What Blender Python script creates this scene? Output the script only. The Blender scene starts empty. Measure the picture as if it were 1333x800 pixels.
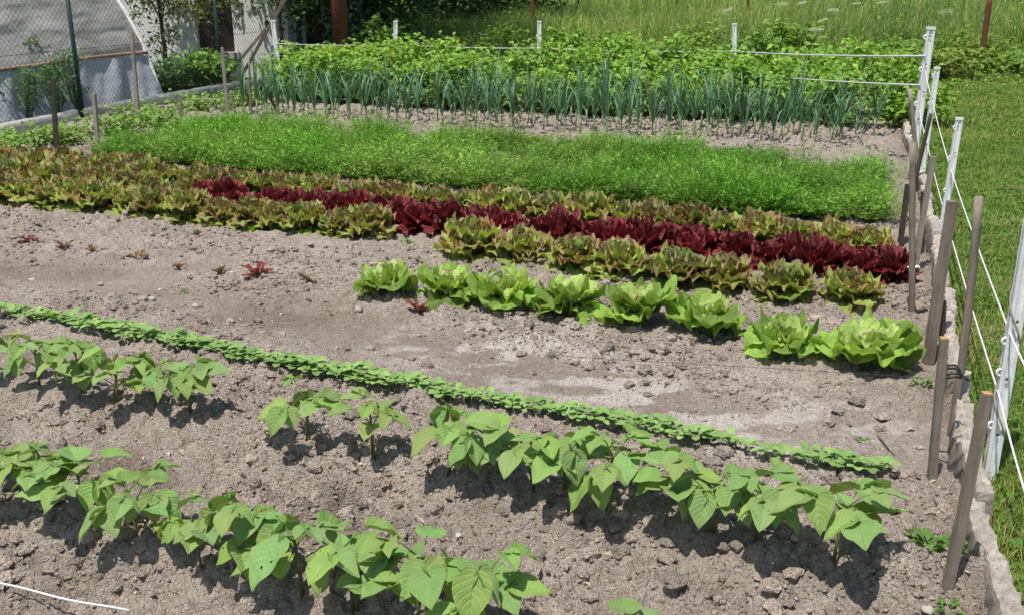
import bpy, math, random
import numpy as np
from mathutils import Matrix, Vector
random.seed(11); rng = np.random.default_rng(11)
R = math.radians
D = bpy.data; COL = bpy.context.scene.collection
scene = bpy.context.scene

# ------------------------------------------------------------------ camera model
F = 1350.0; PITCH = R(17.8); H = 1.65
def ray(px, py):
    a = px-666.5; b = -(py-400)
    return (a, F*math.cos(PITCH)+b*math.sin(PITCH), -F*math.sin(PITCH)+b*math.cos(PITCH))
def gp(px, py, z=0.0):
    d = ray(px, py); t = (z-H)/d[2]
    return (d[0]*t, d[1]*t)
def at_y(px, py, y):
    d = ray(px, py); t = y/d[1]
    return Vector((d[0]*t, y, H+d[2]*t))

# ------------------------------------------------------------------ noise
def _h(ix, iy, s):
    n = (ix.astype(np.int64)*374761393 + iy.astype(np.int64)*668265263 + s*1442695041) & 0xffffffff
    n = ((n ^ (n >> 13))*1274126177) & 0xffffffff
    n = ((n ^ (n >> 16))*2246822519) & 0xffffffff
    return ((n ^ (n >> 15)) & 0xffffff)/float(0xffffff)
def vnoise(x, y, s=0):
    ix = np.floor(x); iy = np.floor(y); fx = x-ix; fy = y-iy
    fx = fx*fx*fx*(fx*(fx*6-15)+10); fy = fy*fy*fy*(fy*(fy*6-15)+10)
    a = _h(ix, iy, s); b = _h(ix+1, iy, s); c = _h(ix, iy+1, s); d = _h(ix+1, iy+1, s)
    return (a+(b-a)*fx)+((c+(d-c)*fx)-(a+(b-a)*fx))*fy
def fbm(x, y, s=0, o=3):
    r = 0; a = .5; t = 0
    for k in range(o):
        r = r+a*vnoise(x*2**k, y*2**k, s+k*17); t += a; a *= .5
    return r/t
def domes(x, y, c, s):
    """crumbs of soil: the highest of a jittered lattice of rounded lumps"""
    gx = x/c; gy = y/c; ix = np.floor(gx); iy = np.floor(gy)
    best = np.zeros_like(gx)
    for dx in (-1, 0, 1):
        for dy in (-1, 0, 1):
            jx = ix+dx; jy = iy+dy
            px = jx+_h(jx, jy, s); py = jy+_h(jx, jy, s+1); hh = _h(jx, jy, s+2)
            rr = .35+.5*_h(jx, jy, s+3); st = .6+.8*_h(jx, jy, s+4)
            dd = (((gx-px)*st)**2+((gy-py)/st)**2)/(rr*rr)
            best = np.maximum(best, np.sqrt(np.clip(1-dd, 0, 1))*hh*hh*rr*1.5)
    return best

# ------------------------------------------------------------------ garden lines (ground plan, metres)
def lin(p, q): return (np.array(p, float), np.array(q, float))
L_B1 = lin((-2.35, 4.13), (1.05, 2.62))
L_B2 = lin((-1.95, 3.13), (1.2, 1.73))
L_SEED = lin((-2.75, 5.05), (1.31, 3.22))
def sdist(x, y, L):
    p, q = L; d = (q-p)/np.linalg.norm(q-p)
    return (x-p[0])*d[1]*-1+(y-p[1])*d[0], (x-p[0])*d[0]+(y-p[1])*d[1]
def seg_dist(x, y, pts):
    r = np.full(np.shape(x), 1e9)
    for (a, b) in zip(pts[:-1], pts[1:]):
        ax, ay = a; bx, by = b; L2 = (bx-ax)**2+(by-ay)**2
        t = np.clip(((x-ax)*(bx-ax)+(y-ay)*(by-ay))/L2, 0, 1)
        r = np.minimum(r, np.hypot(x-ax-t*(bx-ax), y-ay-t*(by-ay)))
    return r
PATH = [gp(-60, 335), gp(200, 372), gp(440, 425), gp(620, 470), gp(820, 505), gp(1010, 545), gp(1190, 575)]
EDGE = [(1.02, 1.55), (1.275, 2.45), (1.43, 2.93), (1.60, 3.45), (1.80, 3.98), (2.16, 5.0), (2.66, 6.45), (3.25, 8.25), (4.0, 10.6), (4.75, 12.9)]
EY = np.array([p[1] for p in EDGE]); EX = np.array([p[0] for p in EDGE])
def edge_x(y): return np.interp(y, EY, EX)
LEFT = [(-5.95, 9.3), (-5.46, 11.09), (-5.16, 12.5), (-4.70, 14.06), (-3.75, 16.85)]
def left_x(y): return np.interp(y, [p[1] for p in LEFT], [p[0] for p in LEFT])
def crumb(x, y, c, s):
    """packed crumbs: cells of random height parted by narrow cracks"""
    gx = x/c; gy = y/c; ix = np.floor(gx); iy = np.floor(gy)
    f1 = np.full(gx.shape, 9.0); f2 = np.full(gx.shape, 9.0); hh = np.zeros(gx.shape)
    for dx in (-1, 0, 1):
        for dy in (-1, 0, 1):
            jx = ix+dx; jy = iy+dy
            d = np.hypot(gx-jx-_h(jx, jy, s), gy-jy-_h(jx, jy, s+1)); v = _h(jx, jy, s+2)
            n1 = d < f1; f2 = np.where(n1, f1, np.minimum(f2, d)); hh = np.where(n1, v, hh); f1 = np.where(n1, d, f1)
    e = np.clip((f2-f1)/.35, 0, 1); e = e*e*(3-2*e)
    return e*(.35+.65*hh*hh)
def path_mask(x, y):
    d = seg_dist(x, y, PATH)+.22*(fbm(x*2.3, y*2.3, 71)-.5)
    return 1-np.clip((d-.12)/.26, 0, 1)
def soil_base(x, y):
    x = np.asarray(x, float); y = np.asarray(y, float)
    h = .035*(fbm(x*1.1, y*1.1, 5, 3)-.5)
    d1, _ = sdist(x, y, L_B1); d2, _ = sdist(x, y, L_B2); ds, _ = sdist(x, y, L_SEED)
    w1 = .15*(.85+.4*vnoise(x*3, y*3, 9))
    h = h+.095*np.exp(-(d1/w1)**2)+.095*np.exp(-(d2/w1)**2)+.012*np.exp(-(ds/.12)**2)
    h = h-.03*path_mask(x, y)
    return h
def sz(x, y): return float(soil_base(np.array([x]), np.array([y]))[0])
def gs(px, py):
    z = 0
    for k in range(5):
        x, y = gp(px, py, z); z = sz(x, y)
    return Vector((x, y, z))

# ------------------------------------------------------------------ mesh helpers
class Buf:
    def __init__(s): s.v = []; s.f4 = []; s.f3 = []; s.c = []; s.uv = []; s.n = 0
    def add(s, v, quads=None, tris=None, col=None, uv=None):
        v = np.asarray(v, float).reshape(-1, 3); o = s.n; s.v.append(v); s.n += len(v)
        if quads is not None and len(quads): s.f4.append(np.asarray(quads, int).reshape(-1, 4)+o)
        if tris is not None and len(tris): s.f3.append(np.asarray(tris, int).reshape(-1, 3)+o)
        if col is None: col = np.ones((len(v), 3))
        col = np.asarray(col, float)
        if col.ndim == 1: col = np.tile(col, (len(v), 1))
        s.c.append(col)
        s.uv.append(np.zeros((len(v), 2)) if uv is None else np.asarray(uv, float))
    def mesh(s, name, mat, smooth=True):
        me = D.meshes.new(name)
        v = np.concatenate(s.v)
        f4 = np.concatenate(s.f4) if s.f4 else np.zeros((0, 4), int)
        f3 = np.concatenate(s.f3) if s.f3 else np.zeros((0, 3), int)
        n4, n3 = len(f4), len(f3)
        me.vertices.add(len(v)); me.vertices.foreach_set('co', v.astype(np.float32).ravel())
        loops = np.concatenate([f4.ravel(), f3.ravel()]).astype(np.int32)
        me.loops.add(len(loops)); me.loops.foreach_set('vertex_index', loops)
        st = np.concatenate([np.arange(n4)*4, n4*4+np.arange(n3)*3]).astype(np.int32)
        me.polygons.add(n4+n3); me.polygons.foreach_set('loop_start', st)
        me.update(calc_edges=True)
        me.polygons.foreach_set('use_smooth', np.full(n4+n3, smooth))
        a = me.attributes.new('tint', 'FLOAT_COLOR', 'POINT')
        c = np.concatenate(s.c); a.data.foreach_set('color', np.c_[c, np.ones(len(c))].astype(np.float32).ravel())
        a = me.attributes.new('luv', 'FLOAT2', 'POINT')
        a.data.foreach_set('vector', np.concatenate(s.uv).astype(np.float32).ravel())
        if mat: me.materials.append(mat)
        return me
    def build(s, name, mat, parent=None, smooth=True):
        return obj(name, s.mesh(name, mat, smooth), parent)
def obj(name, me, parent=None):
    o = D.objects.new(name, me); COL.objects.link(o)
    if parent: o.parent = parent
    return o
def tag(o, label=None, cat=None, group=None, kind=None):
    if label: o['label'] = label
    if cat: o['category'] = cat
    if group: o['group'] = group
    if kind: o['kind'] = kind
    return o
def thing(name, label, cat, loc=(0, 0, 0), rotz=0, group=None):
    o = D.objects.new(name, None); COL.objects.link(o); o.empty_display_size = .1
    o.location = loc; o.rotation_euler = (0, 0, rotz)
    return tag(o, label, cat, group)
def dup(root, loc, rotz, scale=1, label=None):
    r = root.copy(); COL.objects.link(r); r.location = loc; r.rotation_euler = (0, 0, rotz); r.scale = (scale,)*3
    if label: r['label'] = label
    for ch in root.children:
        c = ch.copy(); COL.objects.link(c); c.parent = r
    return r
ORD = ('first second third fourth fifth sixth seventh eighth ninth tenth eleventh twelfth thirteenth fourteenth fifteenth '
       'sixteenth seventeenth eighteenth nineteenth twentieth twenty-first twenty-second twenty-third twenty-fourth '
       'twenty-fifth twenty-sixth twenty-seventh twenty-eighth twenty-ninth thirtieth thirty-first thirty-second thirty-third thirty-fourth thirty-fifth thirty-sixth thirty-seventh thirty-eighth thirty-ninth fortieth').split()

def tube(b, pts, rad, n=7, col=None, cap=True, square=False, jit=0.0, twist=0.0):
    pts = [Vector(p) for p in pts]; m = len(pts)
    rad = [rad]*m if np.isscalar(rad) else list(rad)
    V = []
    ref = Vector((1, 0, 0))
    for i, p in enumerate(pts):
        t = (pts[min(i+1, m-1)]-pts[max(i-1, 0)]).normalized()
        r = ref-t*ref.dot(t)
        if r.length < .2: r = Vector((0, 1, 0))-t*t.y
        r.normalize(); ref = r; s = t.cross(r)
        for k in range(n):
            a = 2*math.pi*k/n+twist+(math.pi/4 if square else 0)
            q = rad[i]*(1+jit*(random.random()-.5))
            V.append(p+r*(math.cos(a)*q)+s*(math.sin(a)*q))
    Q = [(i*n+k, i*n+(k+1) % n, (i+1)*n+(k+1) % n, (i+1)*n+k) for i in range(m-1) for k in range(n)]
    T = []
    if cap:
        V.append(pts[-1]); V.append(pts[0]); e = m*n
        T = [((m-1)*n+k, (m-1)*n+(k+1) % n, e) for k in range(n)]+[((k+1) % n, k, e+1) for k in range(n)]
    b.add([tuple(v) for v in V], Q, T, col)
def boxv(b, c, sx, sy, sz_, rot=None, col=None):
    V = []
    for z in (-1, 1):
        for (x, y) in ((-1, -1), (1, -1), (1, 1), (-1, 1)):
            v = Vector((x*sx/2, y*sy/2, z*sz_/2))
            if rot is not None: v = rot @ v
            V.append(tuple(Vector(c)+v))
    b.add(V, [(3, 2, 1, 0), (4, 5, 6, 7), (0, 1, 5, 4), (1, 2, 6, 5), (2, 3, 7, 6), (3, 0, 4, 7)], None, col)

def frames(dirs, up):
    """right / forward / normal for N leaf directions; up = rough normals"""
    f = dirs/np.linalg.norm(dirs, axis=1, keepdims=True)
    r = np.cross(f, up); r /= np.maximum(np.linalg.norm(r, axis=1, keepdims=True), 1e-6)
    return r, f, np.cross(r, f)
def cards(b, P, dirs, up, length, width, col, fold=.25, droop=.2):
    """N folded leaves: base, two shoulders, mid rib, tip"""
    N = len(P); r, f, n = frames(dirs, up)
    length = np.broadcast_to(length, N)[:, None]; width = np.broadcast_to(width, N)[:, None]
    c = P+f*length*.45
    v = np.stack([P, c-r*width*.5+n*width*fold, c+r*width*.5+n*width*fold, P+f*length-n*length*droop, c], 1).reshape(-1, 3)
    base = (np.arange(N)*5)[:, None]
    t = np.concatenate([base+np.array([[0, 4, 1]]), base+np.array([[0, 2, 4]]), base+np.array([[1, 4, 3]]), base+np.array([[4, 2, 3]])])
    b.add(v, None, t, np.repeat(col, 5, axis=0))
def blades(b, P, h, w, lean, yaw, col, tipcol=None):
    """N grass blades: quad and tip"""
    N = len(P); dx = np.cos(yaw); dy = np.sin(yaw); z = np.zeros(N)
    side = np.stack([-dy, dx, z], 1)*w[:, None]*.5
    out = np.stack([dx, dy, z], 1)
    up = np.array([[0, 0, 1.0]])
    m = P+up*(h*.6)[:, None]+out*(lean*.35)[:, None]; t = P+up*h[:, None]+out*lean[:, None]
    v = np.stack([P-side, P+side, m-side*.8, m+side*.8, t], 1).reshape(-1, 3)
    o = (np.arange(N)*5)[:, None]
    cc = np.repeat(col, 5, axis=0)
    if tipcol is not None: cc.reshape(N, 5, 3)[:, 4] = tipcol
    b.add(v, o+np.array([[0, 1, 3, 2]]), o+np.array([[2, 3, 4]]), cc)
def vary(base, N, amt=.25, hue=.08):
    base = np.array(base, float)
    k = 1+amt*(rng.random((N, 1))*2-1)
    return np.clip(base[None]*k*(1+hue*(rng.random((N, 3))*2-1)), 0, 1)

# ------------------------------------------------------------------ materials
class NT:
    def __init__(s, name):
        s.m = D.materials.new(name); s.m.use_nodes = True; s.t = s.m.node_tree; s.t.nodes.clear()
        s.out = s.n('ShaderNodeOutputMaterial')
    def n(s, typ, **kw):
        nd = s.t.nodes.new(typ)
        for k, v in kw.items():
            if hasattr(nd, k): setattr(nd, k, v)
            else: nd.inputs[k].default_value = v
        return nd
    def l(s, a, b): s.t.links.new(a, b)
    def mix(s, fac, a, b, blend='MIX'):
        m = s.n('ShaderNodeMix', data_type='RGBA', blend_type=blend)
        for sock, v in ((m.inputs[0], fac), (m.inputs[6], a), (m.inputs[7], b)):
            if hasattr(v, 'links'): s.l(v, sock)
            else: sock.default_value = v if np.isscalar(v) else (*v, 1)[:4]
        return m.outputs[2]
    def math(s, op, a, b=0.0, clamp=False):
        m = s.n('ShaderNodeMath', operation=op); m.use_clamp = clamp
        for sock, v in ((m.inputs[0], a), (m.inputs[1], b)):
            if hasattr(v, 'links'): s.l(v, sock)
            else: sock.default_value = v
        return m.outputs[0]
    def noise(s, scale, detail=4, rough=.6, vec=None):
        nd = s.n('ShaderNodeTexNoise'); nd.inputs['Scale'].default_value = scale; nd.inputs['Detail'].default_value = detail
        nd.inputs['Roughness'].default_value = rough
        if vec: s.l(vec, nd.inputs['Vector'])
        return nd
    def ramp(s, fac, stops):
        r = s.n('ShaderNodeValToRGB'); e = r.color_ramp.elements
        e[0].position = stops[0][0]; e[0].color = (*stops[0][1], 1); e[1].position = stops[-1][0]; e[1].color = (*stops[-1][1], 1)
        for p, c in stops[1:-1]:
            x = e.new(p); x.color = (*c, 1)
        s.l(fac, r.inputs[0]); return r.outputs[0]
    def coord(s, k='Object'): return s.n('ShaderNodeTexCoord').outputs[k]
    def bump(s, h, strength=.5, dist=.01):
        b = s.n('ShaderNodeBump'); b.inputs['Strength'].default_value = strength; b.inputs['Distance'].default_value = dist
        s.l(h, b.inputs['Height']); return b.outputs[0]
    def bsdf(s, col, rough=.8, normal=None, spec=.3, **kw):
        p = s.n('ShaderNodeBsdfPrincipled')
        for sock, v in ((p.inputs['Base Color'], col), (p.inputs['Roughness'], rough)):
            if hasattr(v, 'links'): s.l(v, sock)
            else: sock.default_value = v if np.isscalar(v) else (*v, 1)
        p.inputs['Specular IOR Level'].default_value = spec
        for k, v in kw.items(): p.inputs[k].default_value = v
        if normal: s.l(normal, p.inputs['Normal'])
        return p.outputs[0]
    def end(s, sh): s.l(sh, s.out.inputs['Surface']); return s.m

def leaf_mat(name, rough=.5, transl=.35, spec=.3, veins=False, crinkle=0, tcol=(1.15, 1.2, .55), objvar=.0):
    t = NT(name)
    a = t.n('ShaderNodeAttribute', attribute_name='tint').outputs['Color']
    nz = t.noise(35, 3).outputs[0]
    col = t.mix(1.0, a, t.ramp(nz, [(.3, (.82, .82, .82)), (.7, (1.12, 1.12, 1.12))]), 'MULTIPLY')
    nrm = None
    if objvar:
        r = t.n('ShaderNodeObjectInfo').outputs['Random']
        col = t.mix(1.0, col, t.ramp(r, [(0, (1-objvar, 1-objvar*.8, 1-objvar)), (.5, (1, 1, 1)), (1, (1+objvar, 1+objvar*.7, 1+objvar))]), 'MULTIPLY')
    if veins:
        uv = t.n('ShaderNodeAttribute', attribute_name='luv').outputs['Vector']
        sp = t.n('ShaderNodeSeparateXYZ'); t.l(uv, sp.inputs[0])
        ax = t.math('ABSOLUTE', sp.outputs[0])
        mid = t.math('SUBTRACT', 1.0, t.math('MULTIPLY', ax, 16.0), True)
        ph = t.math('SUBTRACT', sp.outputs[1], t.math('MULTIPLY', ax, .34))
        fr = t.math('FRACT', t.math('MULTIPLY', ph, 6.5))
        lat = t.math('SUBTRACT', 1.0, t.math('MULTIPLY', t.math('ABSOLUTE', t.math('SUBTRACT', fr, .5)), 9.0), True)
        v = t.math('MAXIMUM', mid, t.math('MULTIPLY', lat, .55))
        col = t.mix(t.math('MULTIPLY', v, .42), col, (.34, .50, .17))
        puff = t.math('ABSOLUTE', t.math('SUBTRACT', fr, .5))
        hgt = t.math('SUBTRACT', t.math('MULTIPLY', t.noise(70, 2).outputs[0], .5), t.math('ADD', v, t.math('MULTIPLY', puff, 1.2)))
        nrm = t.bump(hgt, .6, .005)
    elif crinkle:
        nrm = t.bump(t.noise(crinkle, 3, .6).outputs[0], .7, .012)
    p = t.bsdf(col, rough, nrm, spec)
    if not transl: return t.end(p)
    tr = t.n('ShaderNodeBsdfTranslucent'); t.l(t.mix(1.0, col, tcol, 'MULTIPLY'), tr.inputs[0])
    if nrm: t.l(nrm, tr.inputs['Normal'])
    mx = t.n('ShaderNodeMixShader'); mx.inputs[0].default_value = transl
    t.l(p, mx.inputs[1]); t.l(tr.outputs[0], mx.inputs[2])
    return t.end(mx.outputs[0])

def soil_mat(name, clod=False):
    t = NT(name); co = t.coord('Object')
    a = t.n('ShaderNodeAttribute', attribute_name='tint').outputs['Color']
    sp = t.n('ShaderNodeSeparateColor'); t.l(a, sp.inputs[0])
    n1 = t.noise(3.0, 6, .65, co).outputs[0]; n2 = t.noise(28, 6, .7, co).outputs[0]; n3 = t.noise(160, 5, .75, co).outputs[0]
    c = t.ramp(n1, [(.3, (.465, .388, .322)), (.55, (.56, .475, .402)), (.75, (.64, .555, .48))])
    c = t.mix(1.0, c, t.ramp(n2, [(.3, (.72, .70, .68)), (.55, (1, 1, 1)), (.8, (1.18, 1.18, 1.18))]), 'MULTIPLY')
    c = t.mix(1.0, c, t.ramp(n3, [(.32, (.58, .56, .54)), (.5, (1, 1, 1)), (.68, (1.28, 1.28, 1.28))]), 'MULTIPLY')
    if not clod:
        c = t.mix(t.math('MULTIPLY', sp.outputs[0], t.ramp(t.noise(9, 5, .7, co).outputs[0], [(.3, (.5,)*3), (.7, (1,)*3)])), c,
                  t.mix(1.0, (.27, .208, .158), t.ramp(n3, [(.3, (.6,)*3), (.7, (1.4,)*3)]), 'MULTIPLY'))
        c = t.mix(t.math('MULTIPLY', sp.outputs[1], .85), c, t.mix(1.0, (.80, .72, .645), t.ramp(n2, [(.3, (.7,)*3), (.7, (1.15,)*3)]), 'MULTIPLY'))
        c = t.mix(t.math('MULTIPLY', sp.outputs[2], .75), c, (.16, .118, .085))
        # small pale stones and straw bits pressed into the surface
        vo = t.n('ShaderNodeTexVoronoi'); vo.inputs['Scale'].default_value = 60; t.l(co, vo.inputs['Vector'])
        vs = t.n('ShaderNodeSeparateColor'); t.l(vo.outputs['Color'], vs.inputs[0])
        k = t.math('MULTIPLY', t.math('GREATER_THAN', vs.outputs[0], .955), t.math('LESS_THAN', vo.outputs['Distance'], .36))
        c = t.mix(t.math('MULTIPLY', k, .8), c, (.46, .42, .37))
    else:
        c = t.mix(1.0, c, a, 'MULTIPLY')
    hgt = t.math('ADD', t.math('MULTIPLY', t.noise(75, 5, .7, co).outputs[0], 1.0), t.math('MULTIPLY', n3, .6))
    for sc_, am in ((95, .55), (190, .4)):
        vv = t.n('ShaderNodeTexVoronoi'); vv.inputs['Scale'].default_value = sc_; t.l(co, vv.inputs['Vector'])
        hgt = t.math('SUBTRACT', hgt, t.math('MULTIPLY', vv.outputs['Distance'], am*1.3))
    return t.end(t.bsdf(c, .95, t.bump(hgt, 1.0, .016), .12))

def wood_mat(name, dark, light, scale=1.0, end=False):
    t = NT(name); co = t.coord('Object')
    mp = t.n('ShaderNodeMapping'); mp.inputs['Scale'].default_value = (60*scale, 60*scale, 3.5*scale); t.l(co, mp.inputs[0])
    g = t.noise(1.0, 6, .7, mp.outputs[0]).outputs[0]
    c = t.ramp(g, [(.25, dark), (.5, tuple((a+b)/2 for a, b in zip(dark, light))), (.75, light)])
    c = t.mix(1.0, c, t.ramp(t.noise(9, 4, .6, co).outputs[0], [(.3, (.72, .72, .74)), (.7, (1.15, 1.13, 1.1))]), 'MULTIPLY')
    a = t.n('ShaderNodeAttribute', attribute_name='tint').outputs['Color']
    c = t.mix(1.0, c, a, 'MULTIPLY')
    return t.end(t.bsdf(c, .85, t.bump(g, .6, .004), .2))
def paint_mat(name, col, dirt=(.3, .27, .22), amt=.35, rough=.6, scale=14, bumpd=.003):
    t = NT(name); co = t.coord('Object'); n = t.noise(scale, 6, .7, co).outputs[0]
    c = t.mix(t.math('MULTIPLY', t.ramp(n, [(.45, (0, 0, 0)), (.7, (1, 1, 1))]), amt), col, dirt)
    c = t.mix(1.0, c, t.n('ShaderNodeAttribute', attribute_name='tint').outputs['Color'], 'MULTIPLY')
    return t.end(t.bsdf(c, rough, t.bump(t.noise(scale*6, 4, .7, co).outputs[0], .4, bumpd), .3))

M = {}
M['soil'] = soil_mat('dry_soil'); M['clod'] = soil_mat('soil_clod', True)
M['bean'] = leaf_mat('bean_leaf', .55, .30, .25, veins=True, objvar=.13, tcol=(1.15, 1.1, .55))
M['stem'] = leaf_mat('green_stem', .55, 0, .3)
M['seedling'] = leaf_mat('seedling_leaf', .55, .22, .3, objvar=.22, tcol=(1.15, 1.2, .6))
M['lettuce'] = leaf_mat('lettuce_leaf', .42, .42, .4, crinkle=30, tcol=(1.15, 1.05, .6))
M['lollo'] = leaf_mat('frilly_lettuce_leaf', .45, .32, .4, crinkle=50, objvar=.18)
M['redlet'] = leaf_mat('red_lettuce_leaf', .3, .25, .55, crinkle=50, tcol=(1.5, .8, .8), objvar=.2)
M['leaf'] = leaf_mat('foliage', .5, .35, .3)
M['leek'] = leaf_mat('leek_leaf', .45, .15, .35, objvar=.2)
M['grass'] = leaf_mat('grass_blade', .55, .35, .25)
M['stake'] = wood_mat('weathered_stake', (.15, .12, .095), (.36, .295, .24))
M['stakedark'] = wood_mat('dark_stake', (.045, .035, .028), (.12, .095, .075))
M['stakelight'] = wood_mat('pale_stake', (.22, .185, .15), (.42, .37, .31))
M['freshwood'] = wood_mat('fresh_cut_wood', (.36, .20, .07), (.62, .42, .2))
M['redwood'] = wood_mat('reddish_trunk', (.09, .035, .02), (.24, .10, .055), .25)
M['rust'] = paint_mat('rusty_steel', (.17, .062, .035), (.07, .03, .02), .7, .85, 30)
M['white'] = paint_mat('white_plastic', (.90, .89, .875), (.50, .46, .41), .35, .45, 22)
M['rope'] = paint_mat('white_cord', (.74, .73, .71), (.45, .42, .4), .4, .8, 80)
M['tape'] = paint_mat('white_tape', (.62, .63, .63), (.4, .4, .4), .3, .6, 10)
M['dark'] = paint_mat('black_plastic', (.03, .03, .03), (.06, .055, .05), .5, .5)
M['cord_dark'] = paint_mat('dark_string', (.06, .055, .05), (.1, .09, .08), .5, .8)
M['greenpost'] = paint_mat('green_coated_post', (.012, .055, .042), (.04, .06, .05), .4, .45)
M['chain'] = paint_mat('fence_wire', (.075, .09, .085), (.12, .12, .11), .5, .5)
M['bark'] = wood_mat('bark', (.035, .026, .018), (.11, .085, .06), .3)
M['stone'] = paint_mat('pale_stone', (.52, .47, .41), (.34, .29, .24), .6, .85, 30)

def concrete_mat(name, a, b, moss=0):
    t = NT(name); co = t.coord('Object')
    n = t.noise(30, 8, .75, co).outputs[0]; n2 = t.noise(5, 4, .6, co).outputs[0]
    c = t.ramp(n, [(.3, a), (.7, b)])
    c = t.mix(1.0, c, t.ramp(n2, [(.3, (.7, .69, .67)), (.7, (1.15, 1.15, 1.15))]), 'MULTIPLY')
    vo = t.n('ShaderNodeTexVoronoi'); vo.inputs['Scale'].default_value = 90; t.l(co, vo.inputs['Vector'])
    c = t.mix(t.math('MULTIPLY', t.math('LESS_THAN', vo.outputs['Distance'], .22), .55), c, (.08, .07, .06))
    c = t.mix(1.0, c, t.n('ShaderNodeAttribute', attribute_name='tint').outputs['Color'], 'MULTIPLY')
    return t.end(t.bsdf(c, .92, t.bump(t.noise(60, 6, .8, co).outputs[0], .9, .012), .15))
M['kerb'] = concrete_mat('rough_edging', (.33, .295, .26), (.66, .61, .55))
M['beam'] = concrete_mat('pale_concrete', (.40, .385, .36), (.66, .64, .61))

# ------------------------------------------------------------------ world, sun, camera
sun_to = Vector((-.19, -.27, .92)).normalized()
w = D.worlds.new('World'); scene.world = w; w.use_nodes = True
nt = w.node_tree; bg = nt.nodes['Background']; sky = nt.nodes.new('ShaderNodeTexSky')
sky.sky_type = 'NISHITA'; sky.sun_disc = False
sky.sun_elevation = math.asin(sun_to.z); sky.sun_rotation = math.atan2(sun_to.x, sun_to.y)
nt.links.new(sky.outputs[0], bg.inputs[0]); bg.inputs[1].default_value = .12
sl = D.lights.new('sun', 'SUN'); sl.energy = 5.0; sl.angle = R(.55); sl.color = (1, .955, .88)
so = D.objects.new('sun', sl); COL.objects.link(so); so.rotation_euler = sun_to.to_track_quat('Z', 'Y').to_euler(); so.location = (-4, 2, 12)
cam = D.cameras.new('camera'); co_ = D.objects.new('camera', cam); COL.objects.link(co_)
cam.sensor_width = 36; cam.lens = 36*F/1333; cam.clip_end = 1500; cam.clip_start = .05
co_.location = (0, 0, H); co_.rotation_euler = (R(90)-PITCH, 0, 0)
scene.camera = co_
scene.view_settings.view_transform = 'Standard'; scene.view_settings.look = 'None'; scene.view_settings.exposure = 0
scene.render.resolution_x = 1024; scene.render.resolution_y = 614

# ------------------------------------------------------------------ ground sheets
def ground_mat(name, stops, sc=2.0):
    t = NT(name); co = t.coord('Object')
    c = t.ramp(t.noise(sc, 8, .7, co).outputs[0], stops)
    c = t.mix(1.0, c, t.ramp(t.noise(sc*40, 4, .7, co).outputs[0], [(.3, (.6,)*3), (.7, (1.3,)*3)]), 'MULTIPLY')
    return t.end(t.bsdf(c, .95, t.bump(t.noise(60, 5, .7, co).outputs[0], .8, .02), .1))
b = Buf()
n = 60; xs = np.linspace(-1, 1, n); xs = np.sign(xs)*np.abs(xs)**2.2*600
gx, gy = np.meshgrid(xs, xs); dd = np.hypot(gx, gy)
gz = -.13+np.clip((gy-60)/300, 0, 1)**1.4*45
idx = np.arange(n*n).reshape(n, n)
q = np.stack([idx[:-1, :-1], idx[:-1, 1:], idx[1:, 1:], idx[1:, :-1]], -1).reshape(-1, 4)
b.add(np.stack([gx, gy, gz], -1).reshape(-1, 3), q)
tag(b.build('ground', ground_mat('rough_ground', [(.3, (.05, .075, .022)), (.6, (.085, .115, .035)), (.8, (.13, .12, .06))], .5)), kind='structure')

def strip_grid(x0, x1, y0, y1, dx, dy):
    X = np.arange(x0, x1+dx*.5, dx); Y = np.arange(y0, y1+dy*.5, dy)
    gx, gy = np.meshgrid(X, Y); return gx, gy
def relief(gx, gy, pm, fine):
    rough = (1-.72*pm)*(.58+.85*fbm(gx*1.7, gy*1.7, 31, 2))
    wx = gx+.016*(vnoise(gx*38, gy*38, 81)-.5)+.008*(vnoise(gx*90, gy*90, 83)-.5); wy = gy+.016*(vnoise(gx*38, gy*38, 82)-.5)+.008*(vnoise(gx*90, gy*90, 84)-.5)
    d = .030*domes(wx, wy, .12, 100)+.026*domes(wx, wy, .06, 200)
    k1 = np.clip((fbm(gx*3.1, gy*3.1, 37)-.28)*3.2, .15, 1)
    if fine: d = d+k1*(.020*crumb(wx, wy, .046, 300)+.015*crumb(wx, wy, .023, 320))+.013*domes(wx, wy, .026, 340)+.007*domes(wx, wy, .014, 400)
    else: d = d*1.2+.024*crumb(wx, wy, .055, 310)
    return (d-.024)*rough+.007*(fbm(gx*22, gy*22, 55, 2)-.5)*(.3+.7*rough)
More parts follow.
